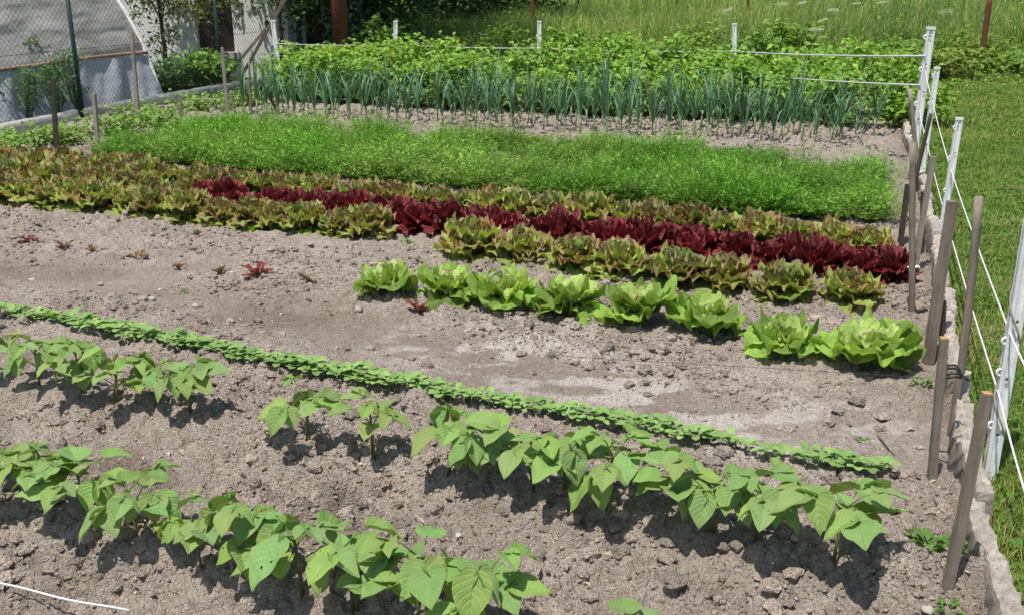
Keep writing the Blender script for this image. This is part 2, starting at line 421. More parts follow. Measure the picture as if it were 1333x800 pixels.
def soil_patch(name, x0, x1, y0, y1, dx, dy, fine):
    gx, gy = strip_grid(x0, x1, y0, y1, dx, dy)
    pm = path_mask(gx, gy)
    h = soil_base(gx, gy)
    h = h+relief(gx, gy, pm, fine)
    # tint: r = trodden darker path, g = pale dry crust, b = darker patches in furrows and beside the edging
    crust = np.clip(1-seg_dist(gx, gy, [gp(610, 440), gp(720, 470), gp(880, 520), gp(1060, 560)])/.55, 0, 1)**.6*np.clip((fbm(gx*6, gy*10, 91, 4)-.47)*8, 0, 1)
    d1, u1 = sdist(gx, gy, L_B1); d2, u2 = sdist(gx, gy, L_B2)
    fur = np.exp(-((d1+.36)/.15)**2)+.8*np.exp(-((d1-.30)/.1)**2)+np.exp(-((d2+.3)/.15)**2)
    dark_patch = np.clip(fur, 0, 1)*np.clip((fbm(gx*5, gy*5, 44)-.48)*5, 0, 1)*.75
    dark_patch = np.maximum(dark_patch, np.clip(1-(edge_x(gy)-gx)/.22, 0, 1)*.5*np.clip((fbm(gx*5, gy*5, 46)-.3)*3, 0, 1))
    dark = pm*np.clip(1.25-(gx+2.0)/3.6, .1, 1)*np.clip(.25+1.4*(fbm(gx*1.6, gy*3.2, 93)-.2), 0, 1)
    col = np.stack([dark, crust, dark_patch], -1).reshape(-1, 3)
    ny, nx = gx.shape; idx = np.arange(nx*ny).reshape(ny, nx)
    q = np.stack([idx[:-1, :-1], idx[:-1, 1:], idx[1:, 1:], idx[1:, :-1]], -1).reshape(-1, 4)
    cx = gx[:-1, :-1].ravel(); cy = gy[:-1, :-1].ravel()
    keep = (cx < edge_x(cy)+.02) & (cx > left_x(cy)-.02)
    b = Buf(); b.add(np.stack([gx, gy, h], -1).reshape(-1, 3), q[keep], None, col)
    return tag(b.build(name, M['soil']), kind='structure')
soil_patch('soil_bed', -3.3, 2.6, 1.75, 5.5, .0056, .0056, True)
soil_patch('soil_bed_middle', -4.9, 3.3, 5.495, 8.2, .0105, .0105, True)
soil_patch('soil_bed_rear', -6.3, 4.9, 8.19, 14.6, .02, .022, False)

# loose clods and crumbs
def ico():
    t = (1+5**.5)/2
    v = np.array([(-1, t, 0), (1, t, 0), (-1, -t, 0), (1, -t, 0), (0, -1, t), (0, 1, t), (0, -1, -t), (0, 1, -t), (t, 0, -1), (t, 0, 1), (-t, 0, -1), (-t, 0, 1)], float)
    v /= np.linalg.norm(v[0])
    f = [(0, 11, 5), (0, 5, 1), (0, 1, 7), (0, 7, 10), (0, 10, 11), (1, 5, 9), (5, 11, 4), (11, 10, 2), (10, 7, 6), (7, 1, 8), (3, 9, 4), (3, 4, 2), (3, 2, 6), (3, 6, 8), (3, 8, 9), (4, 9, 5), (2, 4, 11), (6, 2, 10), (8, 6, 7), (9, 8, 1)]
    return v, np.array(f)
def ico2():
    v, f = ico(); v = [tuple(p) for p in v]; cache = {}; nf = []
    def mid(a, b):
        k = (min(a, b), max(a, b))
        if k not in cache:
            m = np.array(v[a])+np.array(v[b]); m /= np.linalg.norm(m); v.append(tuple(m)); cache[k] = len(v)-1
        return cache[k]
    for a, b_, c in f:
        x, y, z = mid(a, b_), mid(b_, c), mid(c, a); nf += [(a, x, z), (b_, y, x), (c, z, y), (x, y, z)]
    return np.array(v), np.array(nf)
def lumps(b, P, S, tmpl, col, rough=.35, flat=.7):
    v, f = tmpl; N = len(P); K = len(v)
    a = rng.random(N)*6.283; ca, sa = np.cos(a), np.sin(a)
    st = np.stack([.75+.6*rng.random(N), .7+.4*rng.random(N), flat*(.6+.6*rng.random(N))], 1)
    W = v[None]*st[:, None]*(1+rough*(rng.random((N, K))-.5))[..., None]
    x = W[..., 0]*ca[:, None]-W[..., 1]*sa[:, None]; y = W[..., 0]*sa[:, None]+W[..., 1]*ca[:, None]
    W = np.stack([x, y, W[..., 2]], -1)*S[:, None, None]+P[:, None]
    b.add(W.reshape(-1, 3), None, ((np.arange(N)*K)[:, None, None]+f[None]).reshape(-1, 3), np.repeat(col, K, axis=0))
def scatter(N, x0, x1, y0, y1, smin, smax, power, big, name):
    x = x0+(x1-x0)*rng.random(N); y = y0+(y1-y0)*rng.random(N)
    m = (x < edge_x(y)-.02) & (x > left_x(y)+.1)
    pm = path_mask(x, y); m &= rng.random(N) > pm*.88
    m &= fbm(x*1.5, y*1.5, 31, 2) > .3+.25*rng.random(N)
    x, y = x[m], y[m]; N = len(x)
    s = smin+(smax-smin)*rng.random(N)**power
    z = soil_base(x, y)+relief(x, y, path_mask(x, y), y.mean() < 7.6)+s*.22
    g = .72+.55*rng.random((N, 1)); col = np.clip(g*np.array([[1, .985, .97]]), 0, 1.3)
    b = Buf()
    lumps(b, np.stack([x, y, z], 1), s, ico2() if big else ico(), col, .55 if big else .45)
    return b
def merge(bufs):
    r = Buf()
    for q_ in bufs:
        for k, v in enumerate(q_.v):
            pass
        o = r.n
        r.v += q_.v; r.c += q_.c; r.uv += q_.uv
        r.f3 += [f+o for f in q_.f3]; r.f4 += [f+o for f in q_.f4]; r.n += q_.n
    return r
cb = merge([scatter(52000, -3.2, 2.5, 1.8, 5.6, .0025, .0105, 1.8, False, ''),
            scatter(10000, -3.2, 2.5, 1.8, 5.6, .007, .032, 3.0, True, ''),
            scatter(26000, -6, 3.4, 5.2, 9.0, .004, .017, 2.2, False, ''), scatter(5000, -5, 3, 5.2, 8.0, .009, .03, 2.6, True, ''),
            scatter(14000, -5, 4.6, 8.8, 13.4, .008, .03, 2.2, False, '')])
tag(cb.build('soil_clods', M['clod'], None, False), 'loose dry crumbs and clods of brown soil over the vegetable beds', 'soil crumbs', kind='stuff')

# ------------------------------------------------------------------ stones, litter, strings
def stone(px, py, s, label, flat=.6, mat='stone', name='stone', col=(1, 1, 1)):
    p = gs(px, py); v, f = ico2(); b = Buf()
    lumps(b, np.array([[0, 0, s*.12]]), np.array([s*.8]), (v, f), np.array([np.array(col)*random.uniform(.7, .95)]), .42, flat)
    o = b.build(name, M[mat]); o.location = (p.x, p.y, p.z+.004); tag(o, label, 'stone', 'pale stones lying on the soil'); return o
for a in [(1038, 702, .03, 'round cream stone beside the stem of the last bean plant on the right'),
          (945, 792, .022, 'small white stone at the lower edge right of the front bean row'),
          (597, 698, .014, 'tiny round white stone in the furrow between the two bean rows'),
          (1207, 796, .028, 'pale flat stone by the foot of the nearest wooden stake'),
          (727, 636, .03, 'flat pinkish stone in the shade under the middle bean plants'),
          (42, 366, .026, 'flat pale stone at the left end of the trodden path'),
          (131, 371, .02, 'white stone on the dark trodden path near its left end'),
          (198, 391, .026, 'larger flat white stone in the middle of the dark path'),
          (255, 400, .028, 'whitish flat stone on the path right of the other path stones'),
          (160, 390, .016, 'small pale stone just left of the larger white path stone'),
          (467, 404, .028, 'ochre stone in front of the leftmost green lettuce'),
          (222, 320, .02, 'pale stone in front of the left red leaf lettuces'),
          (924, 444, .018, 'cream pebble under the sixth green lettuce')]:
    stone(*a)
def crumple(px, py, s, name, label, col, cat):
    p = gs(px, py); b = Buf(); n = 9
    u, v = np.meshgrid(np.linspace(-1, 1, n), np.linspace(-1, 1, n))
    P = np.stack([u*s*(1+.2*rng.random(u.shape)), v*s*.8*(1+.2*rng.random(u.shape)), s*(.9*rng.random(u.shape)*(1-.3*u*u)+.1)], -1)
    idx = np.arange(n*n).reshape(n, n)
    b.add(P.reshape(-1, 3), np.stack([idx[:-1, :-1], idx[:-1, 1:], idx[1:, 1:], idx[1:, :-1]], -1).reshape(-1, 4), None, col)
    o = b.build(name, M['white'], None, False); o.location = p; tag(o, label, cat); return o
crumple(1185, 352, .045, 'plastic_scrap', 'crumpled white plastic scrap on the soil beside the dark red lettuce', (1, 1, 1), 'litter')
crumple(1180, 286, .035, 'plastic_strip', 'small pale blue plastic strip between stakes by the edging', (.55, .75, 1), 'litter')
def cord(name, pts, r, mat, label, cat, group=None, n=6):
    b = Buf(); tube(b, pts, r, n); return tag(b.build(name, M[mat]), label, cat, group)
pts = [gs(-20+k*24, 777+k*5.2)+Vector((0, 0, .055+.004*math.sin(k))) for k in range(9)]
cord('planting_line', pts, .0032, 'rope', 'white planting cord stretched low over the soil in front of the nearest bean row', 'cord')
pts = [gs(700+k*22, 476+k*1.35)+Vector((0, 0, .055)) for k in range(24)]
cord('marking_string', pts, .0010, 'cord_dark', 'thin dark marking string across the bare soil below the green lettuces', 'string')
pts = [gs(1142, 567), gs(1150, 577)+Vector((0, 0, .012)), gs(1160, 589)+Vector((0, 0, .01)), gs(1166, 592)]
cord('twig', pts, .005, 'stake', 'curved brown twig lying on soil near the end of the seedling row', 'twig')

# dry straw, dead leaf bits and rootlets on the soil
N = 1500; y = 1.9+7*rng.random(N)**1.3; x = -.6*y+rng.random(N)*1.15*y; m = (x < edge_x(y)-.05) & (x > left_x(y)+.2); x, y = x[m], y[m]; N = len(x)
az = rng.random(N)*6.283; el = rng.normal(0, .25, N); ln = .012+.035*rng.random(N)**2; b = Buf()
cards(b, np.stack([x, y, soil_base(x, y)+relief(x, y, path_mask(x, y), True)+.006], 1), np.stack([np.cos(az)*np.cos(el), np.sin(az)*np.cos(el), np.sin(el)], 1), np.stack([rng.normal(0, .4, N), rng.normal(0, .4, N), np.ones(N)], 1), ln, ln*(.10+.35*(rng.random(N) < .25)), vary((.46, .38, .25), N, .5), .2, .3)
tag(b.build('plant_debris', M['stem'], None, False), 'dry straw bits and dead leaf scraps scattered on the soil', 'plant debris', kind='stuff')

# ------------------------------------------------------------------ bean plants
G_BEAN = np.array([.325, .49, .155])
def bean_leaf_mesh(k):
    r = random.Random(k); ns, ntt = 21, 15
    droop = r.uniform(.05, .30); fold = r.uniform(.05, .24); asym = r.uniform(-.08, .08); wm = r.uniform(.40, .47); curl = r.uniform(-.1, .12); tone = np.array([r.uniform(.88, 1.1), r.uniform(.92, 1.06), r.uniform(.8, 1.2)]); wave = r.uniform(.01, .035); ph = r.random()*6
    V = []; UV = []; C = []
    for i in range(ns):
        s = i/(ns-1)
        wd = wm*(math.sin(math.pi*min(1, s**.60))**.80)*(1-.35*s**3)+.012*(1-s)
        if i == 0: wd = .10
        if i == ns-1: wd = .004
        for j in range(ntt):
            t = -1+2*j/(ntt-1); a = abs(t)
            x = t*wd*(1+asym*t)
            y = s-.16*a**1.6*(1-s)**3.2+.02*a*a
            z = fold*a*wd*2-droop*s*s+curl*a*a*wd*s+wave*math.sin(s*13+t*3+ph)*a-.02*(1-s)*(1-a)
            z += .011*math.sin((s-.34*a)*6.5*6.283)*(1-a)*min(1, 4*a)+.012*math.sin(7*s+ph)*math.sin(5*t+ph)
            V.append((x, y, z)); UV.append((t, s))
            g = 1.0-.08*a+.1*(s-.5); C.append(G_BEAN*g*(tone if a < .8 else tone*np.array([1.06, 1.0, .9])))
    Q = [(i*ntt+j, i*ntt+j+1, (i+1)*ntt+j+1, (i+1)*ntt+j) for i in range(ns-1) for j in range(ntt-1)]
    if k % 3 == 0: Q = [q_ for i_, q_ in enumerate(Q) if i_ not in {r.randrange(60, 220) for _ in range(3)} or r.random() > .7]
    b = Buf(); b.add(V, Q, None, C, UV); return b.mesh('leaf', M['bean'])
BEAN_LEAVES = [bean_leaf_mesh(k) for k in range(16)]
leaf_proto = []
def put_leaf(parent, p, yaw, pitch, roll, s):
    me = random.choice(BEAN_LEAVES)
    o = obj('leaf', me, parent)
    o.matrix_local = Matrix.Translation(p) @ Matrix.Rotation(yaw, 4, 'Z') @ Matrix.Rotation(pitch, 4, 'X') @ Matrix.Rotation(roll, 4, 'Y') @ Matrix.Scale(s, 4)
def bean(p, size, label, seed, nodes=None, group='bean plants in the two earthed-up rows'):
    random.seed(seed)
    t = thing('bean_plant', label, 'bean plant', p, 0, group)
    b = Buf(); sc = np.array([.13, .14, .045]); pc = np.array([.16, .22, .055])
    hs = random.uniform(.15, .185)*size
    lean = Vector((random.uniform(-.03, .03), random.uniform(-.03, .02), 0))
    top = Vector((0, 0, hs))+lean
    nst = random.choice((1, 2, 2))
    for q in range(nst):
        o = Vector((random.uniform(-.015, .015), random.uniform(-.015, .015), -.02))
        tube(b, [o, o*.5+Vector((0, 0, hs*.4))+lean*.3, top], [.0045, .0038, .0028], 6, sc)
    nn = nodes or random.choice((6, 7))
    az = random.random()*6.283
    for k in range(nn):
        az += 2.4+random.uniform(-.35, .35)
        fr = .35+.65*(k+1)/nn
        st = Vector((0, 0, hs*fr))+lean*fr
        L = random.uniform(.06, .115)*size*(1.1-.25*fr)
        el = R(random.uniform(22, 60))
        out = Vector((math.cos(az), math.sin(az), 0))
        e = st+out*(L*math.cos(el))+Vector((0, 0, L*math.sin(el)))
        tube(b, [st, st.lerp(e, .5)+Vector((0, 0, .010)), e], [.0026, .002, .0018], 5, pc)
        S = random.uniform(.070, .114)*size
        yaw = az-math.pi/2
        # blades tend to hang and to face the light
        base_pitch = -R(random.uniform(38, 68) if random.random() < .24 else random.uniform(-14, 26))
        if k == nn-1: S *= .75; base_pitch = -R(random.uniform(0, 25))
        if random.random() < .84:
            e2 = e+out*.022*size
            tube(b, [e, e2], [.0018, .0015], 5, pc, False)
            put_leaf(t, e2, yaw+random.uniform(-.25, .25), base_pitch, random.uniform(-.35, .35), S)
            for sd in (-1, 1):
                put_leaf(t, e, yaw+sd*random.uniform(1.1, 1.5), base_pitch*.7-R(random.uniform(-5, 25)), sd*random.uniform(-.3, .35), S*random.uniform(.8, .95))
        else:
            put_leaf(t, e, yaw+random.uniform(-.4, .4), base_pitch, random.uniform(-.3, .3), S*1.12)
    # small young shoot
    put_leaf(t, top, random.random()*6.28, R(40), 0, .04*size); put_leaf(t, top, random.random()*6.28, R(25), 0, .045*size)
    b.build('stem', M['stem'], t)
    return t
def on_line(L, s):
    p, q = L; d = (q-p)/np.linalg.norm(q-p); x, y = p+d*s
    return x, y
B1 = [(-18, 505, .9), (48, 503, 1.0), (105, 512, .95), (150, 520, 1.0), (205, 528, .85), (248, 536, .95),
      (402, 574, 1.0), (488, 590, .98), (585, 612, 1.0), (640, 626, .9), (690, 640, 1.05), (738, 650, .9), (790, 660, 1.05), (868, 674, .95), (925, 690, .85), (985, 704, 1.0), (1078, 733, 1.2)]
B2 = [(-5, 662, 1.0), (58, 676, .95), (120, 690, 1.0), (178, 706, 1.0), (262, 736, .85), (308, 748, 1.05), (392, 772, 1.05), (462, 800, 1.05), (545, 818, 1.08), (630, 842, 1.05), (800, 880, .85)]
for i, (px, py, s) in enumerate(B1):
    ex = {0: 'young bean plant cut by the left edge of the picture in the rear bean row',
          6: 'bean plant right of the wide gap in the rear bean row', 7: 'second bean plant right of the gap in the rear row, with one hanging leaf',
          16: 'tall bean plant at the right end of the rear row nearest the wooden stakes'}
    bean(gs(px, py), s, ex.get(i, 'bean plant with pale heart-shaped leaves, %s from the left in the rear bean row' % ORD[i]), 300+i)
for i, (px, py, s) in enumerate(B2):
    ex = {0: 'bean plant cut by the left edge in the front bean row', 9: 'large-leaved bean plant before the gap in the front row, cut by the bottom edge',
          10: 'single bean leaf poking up alone at the bottom edge right of the gap'}
    bean(gs(px, py), s, ex.get(i, 'bean plant with broad light green leaves, %s from the left in the front bean row' % ORD[i]), 400+i)
random.seed(5)

# ------------------------------------------------------------------ dense seedling row
def seedling_mesh(k):
    r = random.Random(900+k); b = Buf()
    base = np.array([.25, .40, .12])
    hs = r.uniform(.016, .028)
    tube(b, [(0, 0, -.01), (r.uniform(-.004, .004), 0, hs)], .0013, 4, base*.8)
    N = r.choice((4, 5, 6)); az = r.random()*6.28
    for j in range(N):
        az += 6.283/N+r.uniform(-.4, .4); L = r.uniform(.026, .041); W = L*r.uniform(.72, .9); el = R(r.uniform(5, 45))
        f = Vector((math.cos(az)*math.cos(el), math.sin(az)*math.cos(el), math.sin(el))); rt = f.cross(Vector((0, 0, 1))).normalized(); nn = rt.cross(f)
        V = []; ns, ntt = 6, 5
        o = Vector((0, 0, hs))
        for i in range(ns):
            s = i/(ns-1); wd = W*.5*math.sqrt(max(.02, 1-((s-.58)/.46)**2)) if s > .12 else W*.1
            for q in range(ntt):
                t = -1+q*.5
                V.append(tuple(o+f*(L*(.25+s*.95))+rt*(t*wd)+nn*(.25*abs(t)*wd-.22*L*s*s)))
        Q = [(i*ntt+q, i*ntt+q+1, (i+1)*ntt+q+1, (i+1)*ntt+q) for i in range(ns-1) for q in range(ntt-1)]
        b.add(V, Q, None, base*r.uniform(.85, 1.15))
    return b.mesh('seedling', M['seedling'])
SEEDM = [seedling_mesh(k) for k in range(8)]
p, q = L_SEED; LEN = np.linalg.norm(q-p); d = (q-p)/LEN; nrm = np.array([-d[1], d[0]])
for i in range(330):
    s = LEN*(i+.5)/330+random.uniform(-.01, .01); off = ((i % 3)-1)*.028+random.gauss(0, .012)+.02*math.sin(s*2.1)
    x, y = p+d*s+nrm*off
    vs_ = float(vnoise(np.array([s*4.0]), np.array([0.3]), 7)[0])
    if random.random() > .55+.8*vs_: continue
    o = obj('seedling', SEEDM[i % 8]); o.location = (x, y, sz(x, y)+.006); o.rotation_euler = (0, 0, random.random()*6.28); o.scale = (random.uniform(.65, 1.15)+.35*vs_,)*3
    tag(o, 'small round-leaved green seedling in the dense row behind the beans', 'seedling', 'seedlings of the dense sown row')

# ------------------------------------------------------------------ lettuces
def lettuce_leaf(b, r, az, L, W, a0, a1, cup, ruf, freq, c_in, c_out, c_edge, ns=10, ntt=11, r0=.01, z0=.0, narrow=.22, roll=0.0, edgepow=2.5, blister=0.0):
    ph = r.random()*6.28; V = []; C = []
    fx = Vector((math.cos(az), math.sin(az), 0)); rt = Vector((-math.sin(az), math.cos(az), 0))
    pos = fx*r0+Vector((0, 0, z0)); prev = pos
    for i in range(ns):
        s = i/(ns-1); a = a0+(a1-a0)*s
        d = fx*math.cos(a)+Vector((0, 0, math.sin(a))); n_ = Vector((0, 0, 1))*math.cos(a)-fx*math.sin(a)
        if i: pos = pos+d*(L/(ns-1))
        q = min(1, s/.6); wd = W*.5*(narrow+(1-narrow)*q*q*(3-2*q))
        e = max(0, (s-.62)/.38); wd *= math.sqrt(max(.14, 1-e**3.4))
        for j in range(ntt):
            t = -1+2*j/(ntt-1); at = abs(t)
            edge = max(at**edgepow, max(0, (s-.45)/.55)**4)
            per = math.atan2(t*wd, (s-.35)*L+1e-6)
            bl = blister*wd*(math.sin(9*s+ph+2.1*t)*math.sin(5.3*t+ph*1.7+3*s)+.7*math.sin(17*s-ph)*math.sin(9*t+ph)+.35*math.sin(27*s+2*ph+4*t))*(1-.3*edge)
            rf = bl+ruf*edge*(math.sin(freq*per+ph)+.6*math.sin(freq*1.9*per+ph*2.3))+ruf*.35*(r.random()-.5)
            pt = pos+rt*(t*wd*(1-.12*cup*at))+n_*(cup*wd*at*at*.9+rf+roll*t*wd)+d*(rf*.5)
            V.append(tuple(pt))
            c = c_in*(1-min(1, s*1.5))+c_out*min(1, s*1.5)
            k = min(1, edge*1.1); c = c*(1-k)+c_edge*k
            mid = max(0, 1-at*5)*(1-s)*.6; c = c*(1-mid)+np.array([.45, .58, .25])*mid
            C.append(c*(.9+.2*r.random()))
    Q = [(i*ntt+j, i*ntt+j+1, (i+1)*ntt+j+1, (i+1)*ntt+j) for i in range(ns-1) for j in range(ntt-1)]
    b.add(V, Q, None, C)
LG_O = np.array([.28, .45, .08]); LG_M = np.array([.47, .62, .18]); LG_I = np.array([.76, .80, .42])
def green_lettuce(px, py, dia, hgt, label, seed):
    r = random.Random(seed); p = gs(px, py)
    t = thing('green_lettuce', label, 'lettuce', p, 0, 'row of bright green butterhead lettuces')
    n1 = r.choice((8, 9)); az = r.random()*6; t.scale = (1, 1, 1.22)
    for k in range(n1):
        az += 6.283/n1+r.uniform(-.25, .25); b = Buf()
        L = dia*.53*r.uniform(.92, 1.22); W = L*r.uniform(.95, 1.3)
        c = LG_O*r.uniform(.55, 1.3)
        lettuce_leaf(b, r, az, L, W, R(r.uniform(36, 78)), R(r.uniform(-75, 15)), r.uniform(.05, .6), .021, 6, c*.9, c*1.05, c*1.3, 18, 19, z0=.012, blister=.12)
        b.build('outer_leaf', M['lettuce'], t)
    b = Buf()
    n2 = 8
    for k in range(n2):
        az += 6.283/n2+r.uniform(-.3, .3); L = dia*.43*r.uniform(.85, 1.12); c = LG_M*r.uniform(.85, 1.2)
        lettuce_leaf(b, r, az, L, L*r.uniform(.9, 1.15), R(r.uniform(60, 88)), R(r.uniform(-15, 60)), r.uniform(.2, .7), .017, 6, LG_O*.9, c, c*1.25, 17, 17, r0=.014, z0=.012, blister=.13)
    b.build('inner_leaves', M['lettuce'], t)
    b = Buf()
    for k in range(8):
        az += 2.4; L = hgt*r.uniform(.75, 1.0)*(1-.05*k); c = LG_M*.5+LG_I*.5
        lettuce_leaf(b, r, az, L, L*r.uniform(.85, 1.1), R(r.uniform(82, 95)), R(r.uniform(95, 150)), r.uniform(.4, .85), .013, 6, LG_M, c, LG_I, 15, 15, r0=.018, z0=.014, blister=.14)
    b.build('heart', M['lettuce'], t)
GL = [(505, 384, .30, .17, 'green butterhead lettuce at the left end of the row, tallest with an upright crown leaf'),
      (585, 390, .30, .13, 'second green butterhead lettuce from the left, low and open with yellow heart'),
      (655, 398, .35, .17, 'third green lettuce from the left with a large pale folded heart'),
      (742, 408, .33, .13, 'fourth green lettuce from the left, low with spreading leaves'),
      (832, 422, .35, .14, 'fifth green lettuce from the left, touching the next one on its right'),
      (920, 432, .35, .13, 'sixth green lettuce from the left, just before the gap in the green row'),
      (1022, 462, .30, .12, 'second green lettuce from the right end of the row, smaller and darker'),
      (1125, 474, .38, .14, 'large green lettuce at the right end of the row with broad splayed outer leaves')]
for i, a in enumerate(GL): green_lettuce(*a, 60+i)

def lollo_mesh(k, name='frilly_lettuce'):
    r = random.Random(700+k); b = Buf(); az = 0
    G = np.array([.32, .47, .09]); E = [np.array([.35, .28, .10]), np.array([.36, .165, .10]), np.array([.38, .46, .11]), np.array([.42, .31, .19])]
    for ring, (n_, a0, a1, L) in enumerate(((13, 32, -42, .175), (15, 56, 0, .18), (15, 72, 35, .18), (11, 85, 60, .165))):
        for j in range(n_):
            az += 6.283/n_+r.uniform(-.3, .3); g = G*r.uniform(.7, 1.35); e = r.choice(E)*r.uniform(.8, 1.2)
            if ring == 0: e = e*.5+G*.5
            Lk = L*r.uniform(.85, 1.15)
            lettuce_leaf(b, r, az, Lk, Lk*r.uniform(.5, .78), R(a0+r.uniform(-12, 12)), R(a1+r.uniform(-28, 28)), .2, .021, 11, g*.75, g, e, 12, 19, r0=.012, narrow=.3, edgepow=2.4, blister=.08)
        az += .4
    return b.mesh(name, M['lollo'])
def redlet_mesh(k):
    r = random.Random(800+k); b = Buf(); az = 0
    for ring, (n_, a0, a1, L) in enumerate(((13, 35, -20, .135), (15, 58, 10, .155), (15, 74, 45, .165), (12, 86, 70, .165))):
        for j in range(n_):
            az += 6.283/n_+r.uniform(-.3, .3)
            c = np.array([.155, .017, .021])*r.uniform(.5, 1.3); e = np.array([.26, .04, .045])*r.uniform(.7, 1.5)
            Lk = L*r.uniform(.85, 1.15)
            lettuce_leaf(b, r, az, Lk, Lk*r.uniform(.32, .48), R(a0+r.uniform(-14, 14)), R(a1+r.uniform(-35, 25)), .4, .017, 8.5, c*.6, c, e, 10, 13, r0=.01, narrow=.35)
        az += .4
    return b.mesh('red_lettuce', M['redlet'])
LOLLO = [lollo_mesh(k) for k in range(6)]; RED = [redlet_mesh(k) for k in range(5)]
def let_row(a, b_, spacing, meshes, name, lab, group, smin, smax, jit=.04, skip=None):
    a = np.array(a); b_ = np.array(b_); L = np.linalg.norm(b_-a); n_ = int(L/spacing)+1
    for i in range(n_):
        f = i/(n_-1); p = a+(b_-a)*f+np.array([random.uniform(-jit, jit), random.uniform(-jit, jit)])
        if skip and skip(i, n_): continue
        o = obj(name, random.choice(meshes)); o.location = (p[0], p[1], sz(*p)); o.rotation_euler = (random.uniform(-.1, .1), random.uniform(-.1, .1), random.random()*6.28)
        s = random.uniform(smin, smax); o.scale = (s, s, s*random.uniform(.9, 1.15))
        tag(o, lab % ORD[i], 'lettuce', group)
let_row(gp(-25, 258), gp(482, 306), .235, LOLLO, 'frilly_lettuce', 'green-brown frilly lettuce, %s from the left in the front left run beside bare soil', 'frilly lettuces of the front row, left run', .95, 1.2)
let_row(gp(618, 335), gp(1100, 392), .275, LOLLO, 'frilly_lettuce', 'bronze-edged frilly lettuce, %s from the left directly behind the green lettuces', 'frilly lettuces of the front row, right run', 1.0, 1.22)
let_row((-4.3, 8.42), (-2.5, 7.66), .235, LOLLO, 'frilly_lettuce', 'brownish frilly lettuce, %s from the left in the row left of the red lettuces', 'frilly lettuces left of the red row', .95, 1.2)
let_row((-2.35, 7.62), (2.12, 5.66), .127, RED, 'red_lettuce', 'dark red loose-leaf lettuce, %s from the left in the crimson row', 'dark red lettuces in one row', .95, 1.25, .075, lambda i, n_: i in (1, 4))
let_row((-4.5, 9.02), (2.25, 6.25), .235, LOLLO, 'frilly_lettuce', 'yellow-green pink-tipped frilly lettuce, %s from the left along the carrots', 'frilly lettuces of the rear row', .95, 1.15)
let_row((-4.9, 9.55), (-3.2, 8.8), .26, LOLLO, 'frilly_lettuce', 'frilly lettuce, %s from the left in the short rear run below the dark stake', 'frilly lettuces at the far left', .9, 1.1)

def tiny_let(px, py, s, col, label, seed, n_=7, up=45):
    r = random.Random(seed); b = Buf(); az = r.random()*6; col = np.array(col)
    for j in range(n_):
        az += 6.283/n_+r.uniform(-.4, .4); L = s*r.uniform(.7, 1.1)
        lettuce_leaf(b, r, az, L, L*r.uniform(.3, .5), R(up+r.uniform(-20, 25)), R(r.uniform(-20, 45)), .4, .005*s/.08, 6, col*.7, col, col*1.2, 8, 7, r0=.005, narrow=.3)
    o = b.build('lettuce_seedling', M['redlet']); o.location = gs(px, py); tag(o, label, 'lettuce', 'small newly planted lettuces on the bare bed')
RD = (.20, .045, .03); BR = (.21, .115, .045)
for a in [(38, 316, .07, RD, 'small reddish lettuce seedling nearest the left edge of the bare bed'),
          (84, 322, .07, (.19, .12, .06), 'small brownish lettuce seedling, second from the left on the bare bed'),
          (120, 327, .05, BR, 'tiny olive lettuce seedling, third from the left on the bare bed'),
          (179, 338, .075, (.23, .15, .04), 'ochre green lettuce seedling, fourth from the left on the bare bed'),
          (233, 350, .045, BR, 'tiny wilted lettuce seedling between the ochre one and the large red one'),
          (286, 356, .06, (.20, .15, .05), 'small yellow-green lettuce seedling just left of the large red one'),
          (334, 361, .12, (.24, .04, .04), 'largest seedling, bright red lettuce with upright leaves on the bare bed'),
          (404, 368, .085, BR, 'straggly reddish brown lettuce seedling right of the bright red one'),
          (543, 406, .085, (.19, .06, .035), 'thin dark red lettuce seedling in front of the two leftmost green lettuces'),
          (258, 305, .045, (.15, .17, .08), 'faded grey-green seedling in front of the frilly lettuces')]:
    tiny_let(*a[:4], a[4], 20+a[0], 8, 50)
def weed(px, py, s, n_, label, col=(.14, .27, .05)):
    p = gs(px, py); N = n_; az = rng.random(N)*6.283; el = .1+.9*rng.random(N)
    rr = s*.7*np.sqrt(rng.random(N))
    P = np.stack([np.cos(az)*rr, np.sin(az)*rr, s*.35*rng.random(N)+.003], 1)
    dirs = np.stack([np.cos(az)*np.cos(el), np.sin(az)*np.cos(el), np.sin(el)], 1)
    b = Buf(); cards(b, P, dirs, np.tile([[0, 0, 1.0]], (N, 1)), s*(.3+.4*rng.random(N)), s*(.22+.2*rng.random(N)), vary(col, N, .3))
    o = b.build('weed', M['leaf']); o.location = p; tag(o, label, 'weed', 'small weeds in the bare soil')
for a in [(1205, 716, .065, 60, 'small leafy weed on the soil left of the nearest stake foot'), (1248, 716, .05, 40, 'sprig of weed between the nearest stake and the edging'),
          (1232, 798, .04, 24, 'tiny weed at the bottom edge below the nearest stake'), (1198, 502, .05, 30, 'pale weed right of the last green lettuce'),
          (1125, 575, .03, 20, 'tiny weed on bare soil above the end of the seedling row'), (1197, 398, .03, 14, 'tiny weed at the foot of the upright grey stake'),
          (645, 448, .025, 14, 'tiny grass tuft on the pale crusted soil'), (435, 408, .03, 14, 'tiny green weed at the right end of the dark path'),
          (20, 320, .03, 10, 'yellowish weed left of the first lettuce seedling'), (530, 318, .055, 24, 'small pale green seedling behind the leftmost green lettuce'),
          (640, 343, .05, 22, 'bright green weed in front of the first bronze frilly lettuce'), (240, 382, .028, 12, 'tiny weed on the dark path by the white stones')]:
    weed(*a)

